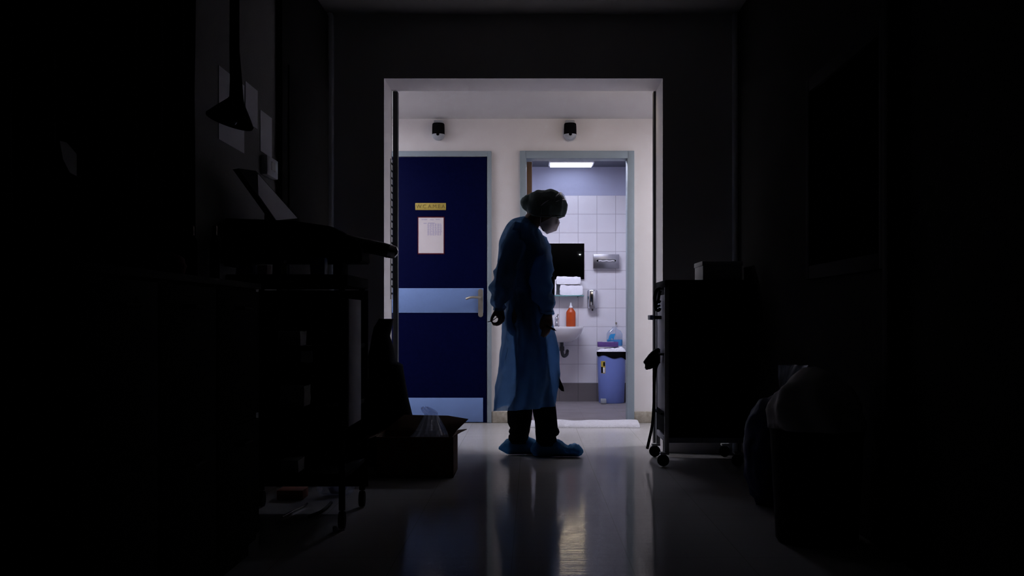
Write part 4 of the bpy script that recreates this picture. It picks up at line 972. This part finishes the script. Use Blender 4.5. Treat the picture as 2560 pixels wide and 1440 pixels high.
# ================================================================== RIGHT SIDE OF THE DARK ROOM
ct = thing('supply_cart', 'tall black wheeled supply cart right of the opening', 'cart', (.97, 6.25, 0))
X0, X1, Y0, Y1, ZT = .745, 1.20, 6.03, 6.47, 1.03
MB().box(X0 + .012, X1, Y0, Y1, .16, ZT - .03, .004).build('body', M['black'], ct)
MB().box(X0 - .002, X1 + .01, Y0 - .01, Y1 + .01, ZT - .03, ZT + .012, .006).build('top', M['black'], ct)
for k, (z0, z1) in enumerate(((.18, .40), (.41, .63), (.64, .82), (.83, .98))):
    dd = MB().box(X0 + .03, X1 - .02, Y0 - .012, Y0 + .002, z0, z1, .003).build('drawer', M['black'], ct)
    MB().box((X0 + X1) / 2 - .09, (X0 + X1) / 2 + .09, Y0 - .03, Y0 - .012, z1 - .05, z1 - .035, .004).build('handle', M['charcoal'], dd)
MB().box(X0 + .001, X0 + .013, Y0 + .04, Y1 - .04, .30, .96, .002).build('side_panel', M['grey_panel'], ct, label='pale grey side panel')
for y in (Y0 + .012, Y1 - .012): MB().box(X0 - .004, X0 + .02, y - .014, y + .014, .075, ZT - .03, .003).build('corner_post', M['dim_white'], ct)
MB().box(X0, X1, Y0 + .01, Y1 - .01, .13, .165, .004).build('base_frame', M['grey_panel'], ct)
MB().box(X0 - .001, X0 + .008, Y0 + .03, Y1 - .03, .18, .27).build('vent_opening', M['black'], ct)
b = MB(); xx = X0 - .02; b.tube(bez([(X0 + .002, 6.08, .625), (xx, 6.09, .625), (xx, 6.40, .625), (xx, 6.42, .60), (xx, 6.42, .32), (xx, 6.40, .29), (xx, 6.09, .29), (X0 + .002, 6.08, .29)], 4), .007, 8); b.build('side_rail', M['black'], ct, label='bent wire rail on the side')
for x in (X0 + .0, X1 - .04):
    for y in (Y0 + .012, Y1 - .012):
        cs = MB().lathe([(.012, -.014), (.030, -.013), (.0335, -.006), (.0335, .006), (.030, .013), (.012, .014)], (x - .012, y - .01, .0345), 24, 'Y').build('caster', M['black'], ct)
        MB().box(x - .03, x + .02, y - .025, y + .02, .066, .08, .004).build('caster_plate', M['dim_white'], cs)
b = MB(); b.box(.682, X0 + .004, 6.22, 6.34, .822, .842, .004); lg = b.build('side_ledge', M['black'], ct); MB().box(.680, .703, 6.215, 6.345, .818, .846, .004).build('ledge_tip', M['grey_plastic'], lg, label='pale ledge tip')
# hoses hooked over the cart side
b = MB(); b.tube(bez([W(1651, 722, 6.2), W(1648, 722, 6.2), W(1641, 727, 6.2), W(1637, 742, 6.2), W(1638, 760, 6.2), W(1641, 774, 6.2), W(1647, 776, 6.2), W(1650, 770, 6.2)], 5), .009, 10)
b.tube(bez([W(1651.5, 727, 6.16), W(1650, 730, 6.16), W(1648, 738, 6.16), W(1646, 750, 6.16), W(1640, 762, 6.16)], 5), .008, 10); b.tube([W(1644, 752, 6.18), W(1651, 756, 6.18)], .010, 10); b.tube(bez([W(1641, 768, 6.18), W(1646, 765, 6.18), W(1650.5, 763, 6.18)], 4), .007, 8)
tag(b.build('hose_bundle', M['black'], loc=W(1650, 750, 6.2)), 'black curled hoses hooked over the upper left edge of cart', 'hose')
b = MB(); gl = [(1651, 870), (1640, 872), (1626, 884), (1614, 900), (1608, 908), (1618, 911), (1613, 924), (1622, 925), (1640, 914), (1651, 911)]
b.prism([W(x, y, 6.16) for x, y in gl], (0, .05, 0)); bmesh.ops.bevel(b.bm, geom=b.bm.edges[:], offset=.006, segments=2, affect='EDGES')
tag(b.build('black_cloth', M['black'], loc=W(1640, 895, 6.18)), 'black pointed cloth sticking out from the cart side', 'cloth')
b = MB(); b.tube(bez([W(1646, 905, 6.25), W(1639, 925, 6.25), W(1636, 960, 6.25), W(1635, 1005, 6.25), W(1631, 1060, 6.25), W(1623, 1100, 6.25), W(1618, 1122, 6.25)], 6), .0085, 10)
tag(b.build('cord', M['black'], loc=W(1637, 925, 6.25)), 'black cord hanging down beside the cart to above the floor', 'cord')
cbx_ = thing('supply_carton', 'white lidded carton on top of the black cart', 'carton', (1.08, 6.30, ZT + .012))
MB().box(.968, 1.19, 6.12, 6.42, ZT + .0125, ZT + .105, .003).build('carton', M['dim_white'], cbx_); MB().box(.964, 1.194, 6.116, 6.424, ZT + .095, ZT + .122, .003).build('lid', M['dim_white'], cbx_)
# laundry heap
hm = thing('laundry_hamper', 'dark laundry hamper heaped with grey linen by right wall', 'hamper', (1.06, 4.02, 0))
MB().lathe([(.14, .001), (.15, .01), (.17, .40), (.175, .42)], (1.06, 4.02, 0), 28).build('basket', M['charcoal'], hm)
def lin_heap(p):
    a = math.atan2(p.y, p.x); return 1 + .10 * math.sin(7 * a + 3 * p.z) * (1 - abs(p.z)) + .13 * nz(p, 1.8, 6) + .05 * nz(p, 5, 2)
b = MB(); b.ico((1.055, 4.02, .46), .17, 4, (1.0, 1.15, 1.0), lin_heap); 
for v in b.bm.verts: v.co.x = min(v.co.x, XR - .012); v.co.z = max(.4205, v.co.z)
tag(b.build('linen_heap', M['sheet'], loc=(1.055, 4.02, .421), ang=180), 'heap of rumpled grey linen overflowing the hamper', 'linen')
bb = thing('blue_bag', 'dark blue plastic bag on the floor beyond the linen heap', 'bag', (1.06, 4.75, 0))
b = MB(); b.ico((1.07, 4.78, .23), .14, 4, (.95, .95, 1.75), lambda p: 1 + .16 * nz(p, 2.4, 2) + .07 * nz(p, 6, 1))
for v in b.bm.verts: v.co.z = max(.002, v.co.z); v.co.x = min(v.co.x, XR - .012)
b.build('bag', M['blue_dark'], bb, ang=60)
b = MB(); c0 = Vector((1.10, 4.78, .47)); b.rings([[c0 + Vector((r * math.cos(t) * (1 + .3 * math.sin(5 * t)), r * math.sin(t) * (1 + .3 * math.sin(5 * t)), z)) + Vector((z * .4, 0, 0)) for t in [2 * math.pi * i / 30 for i in range(30)]] for r, z in ((.05, -.03), (.022, .02), (.020, .05), (.04, .10), (.055, .15))], False, False)
b.build('bag_neck', M['film'], bb, label='clear gathered neck')
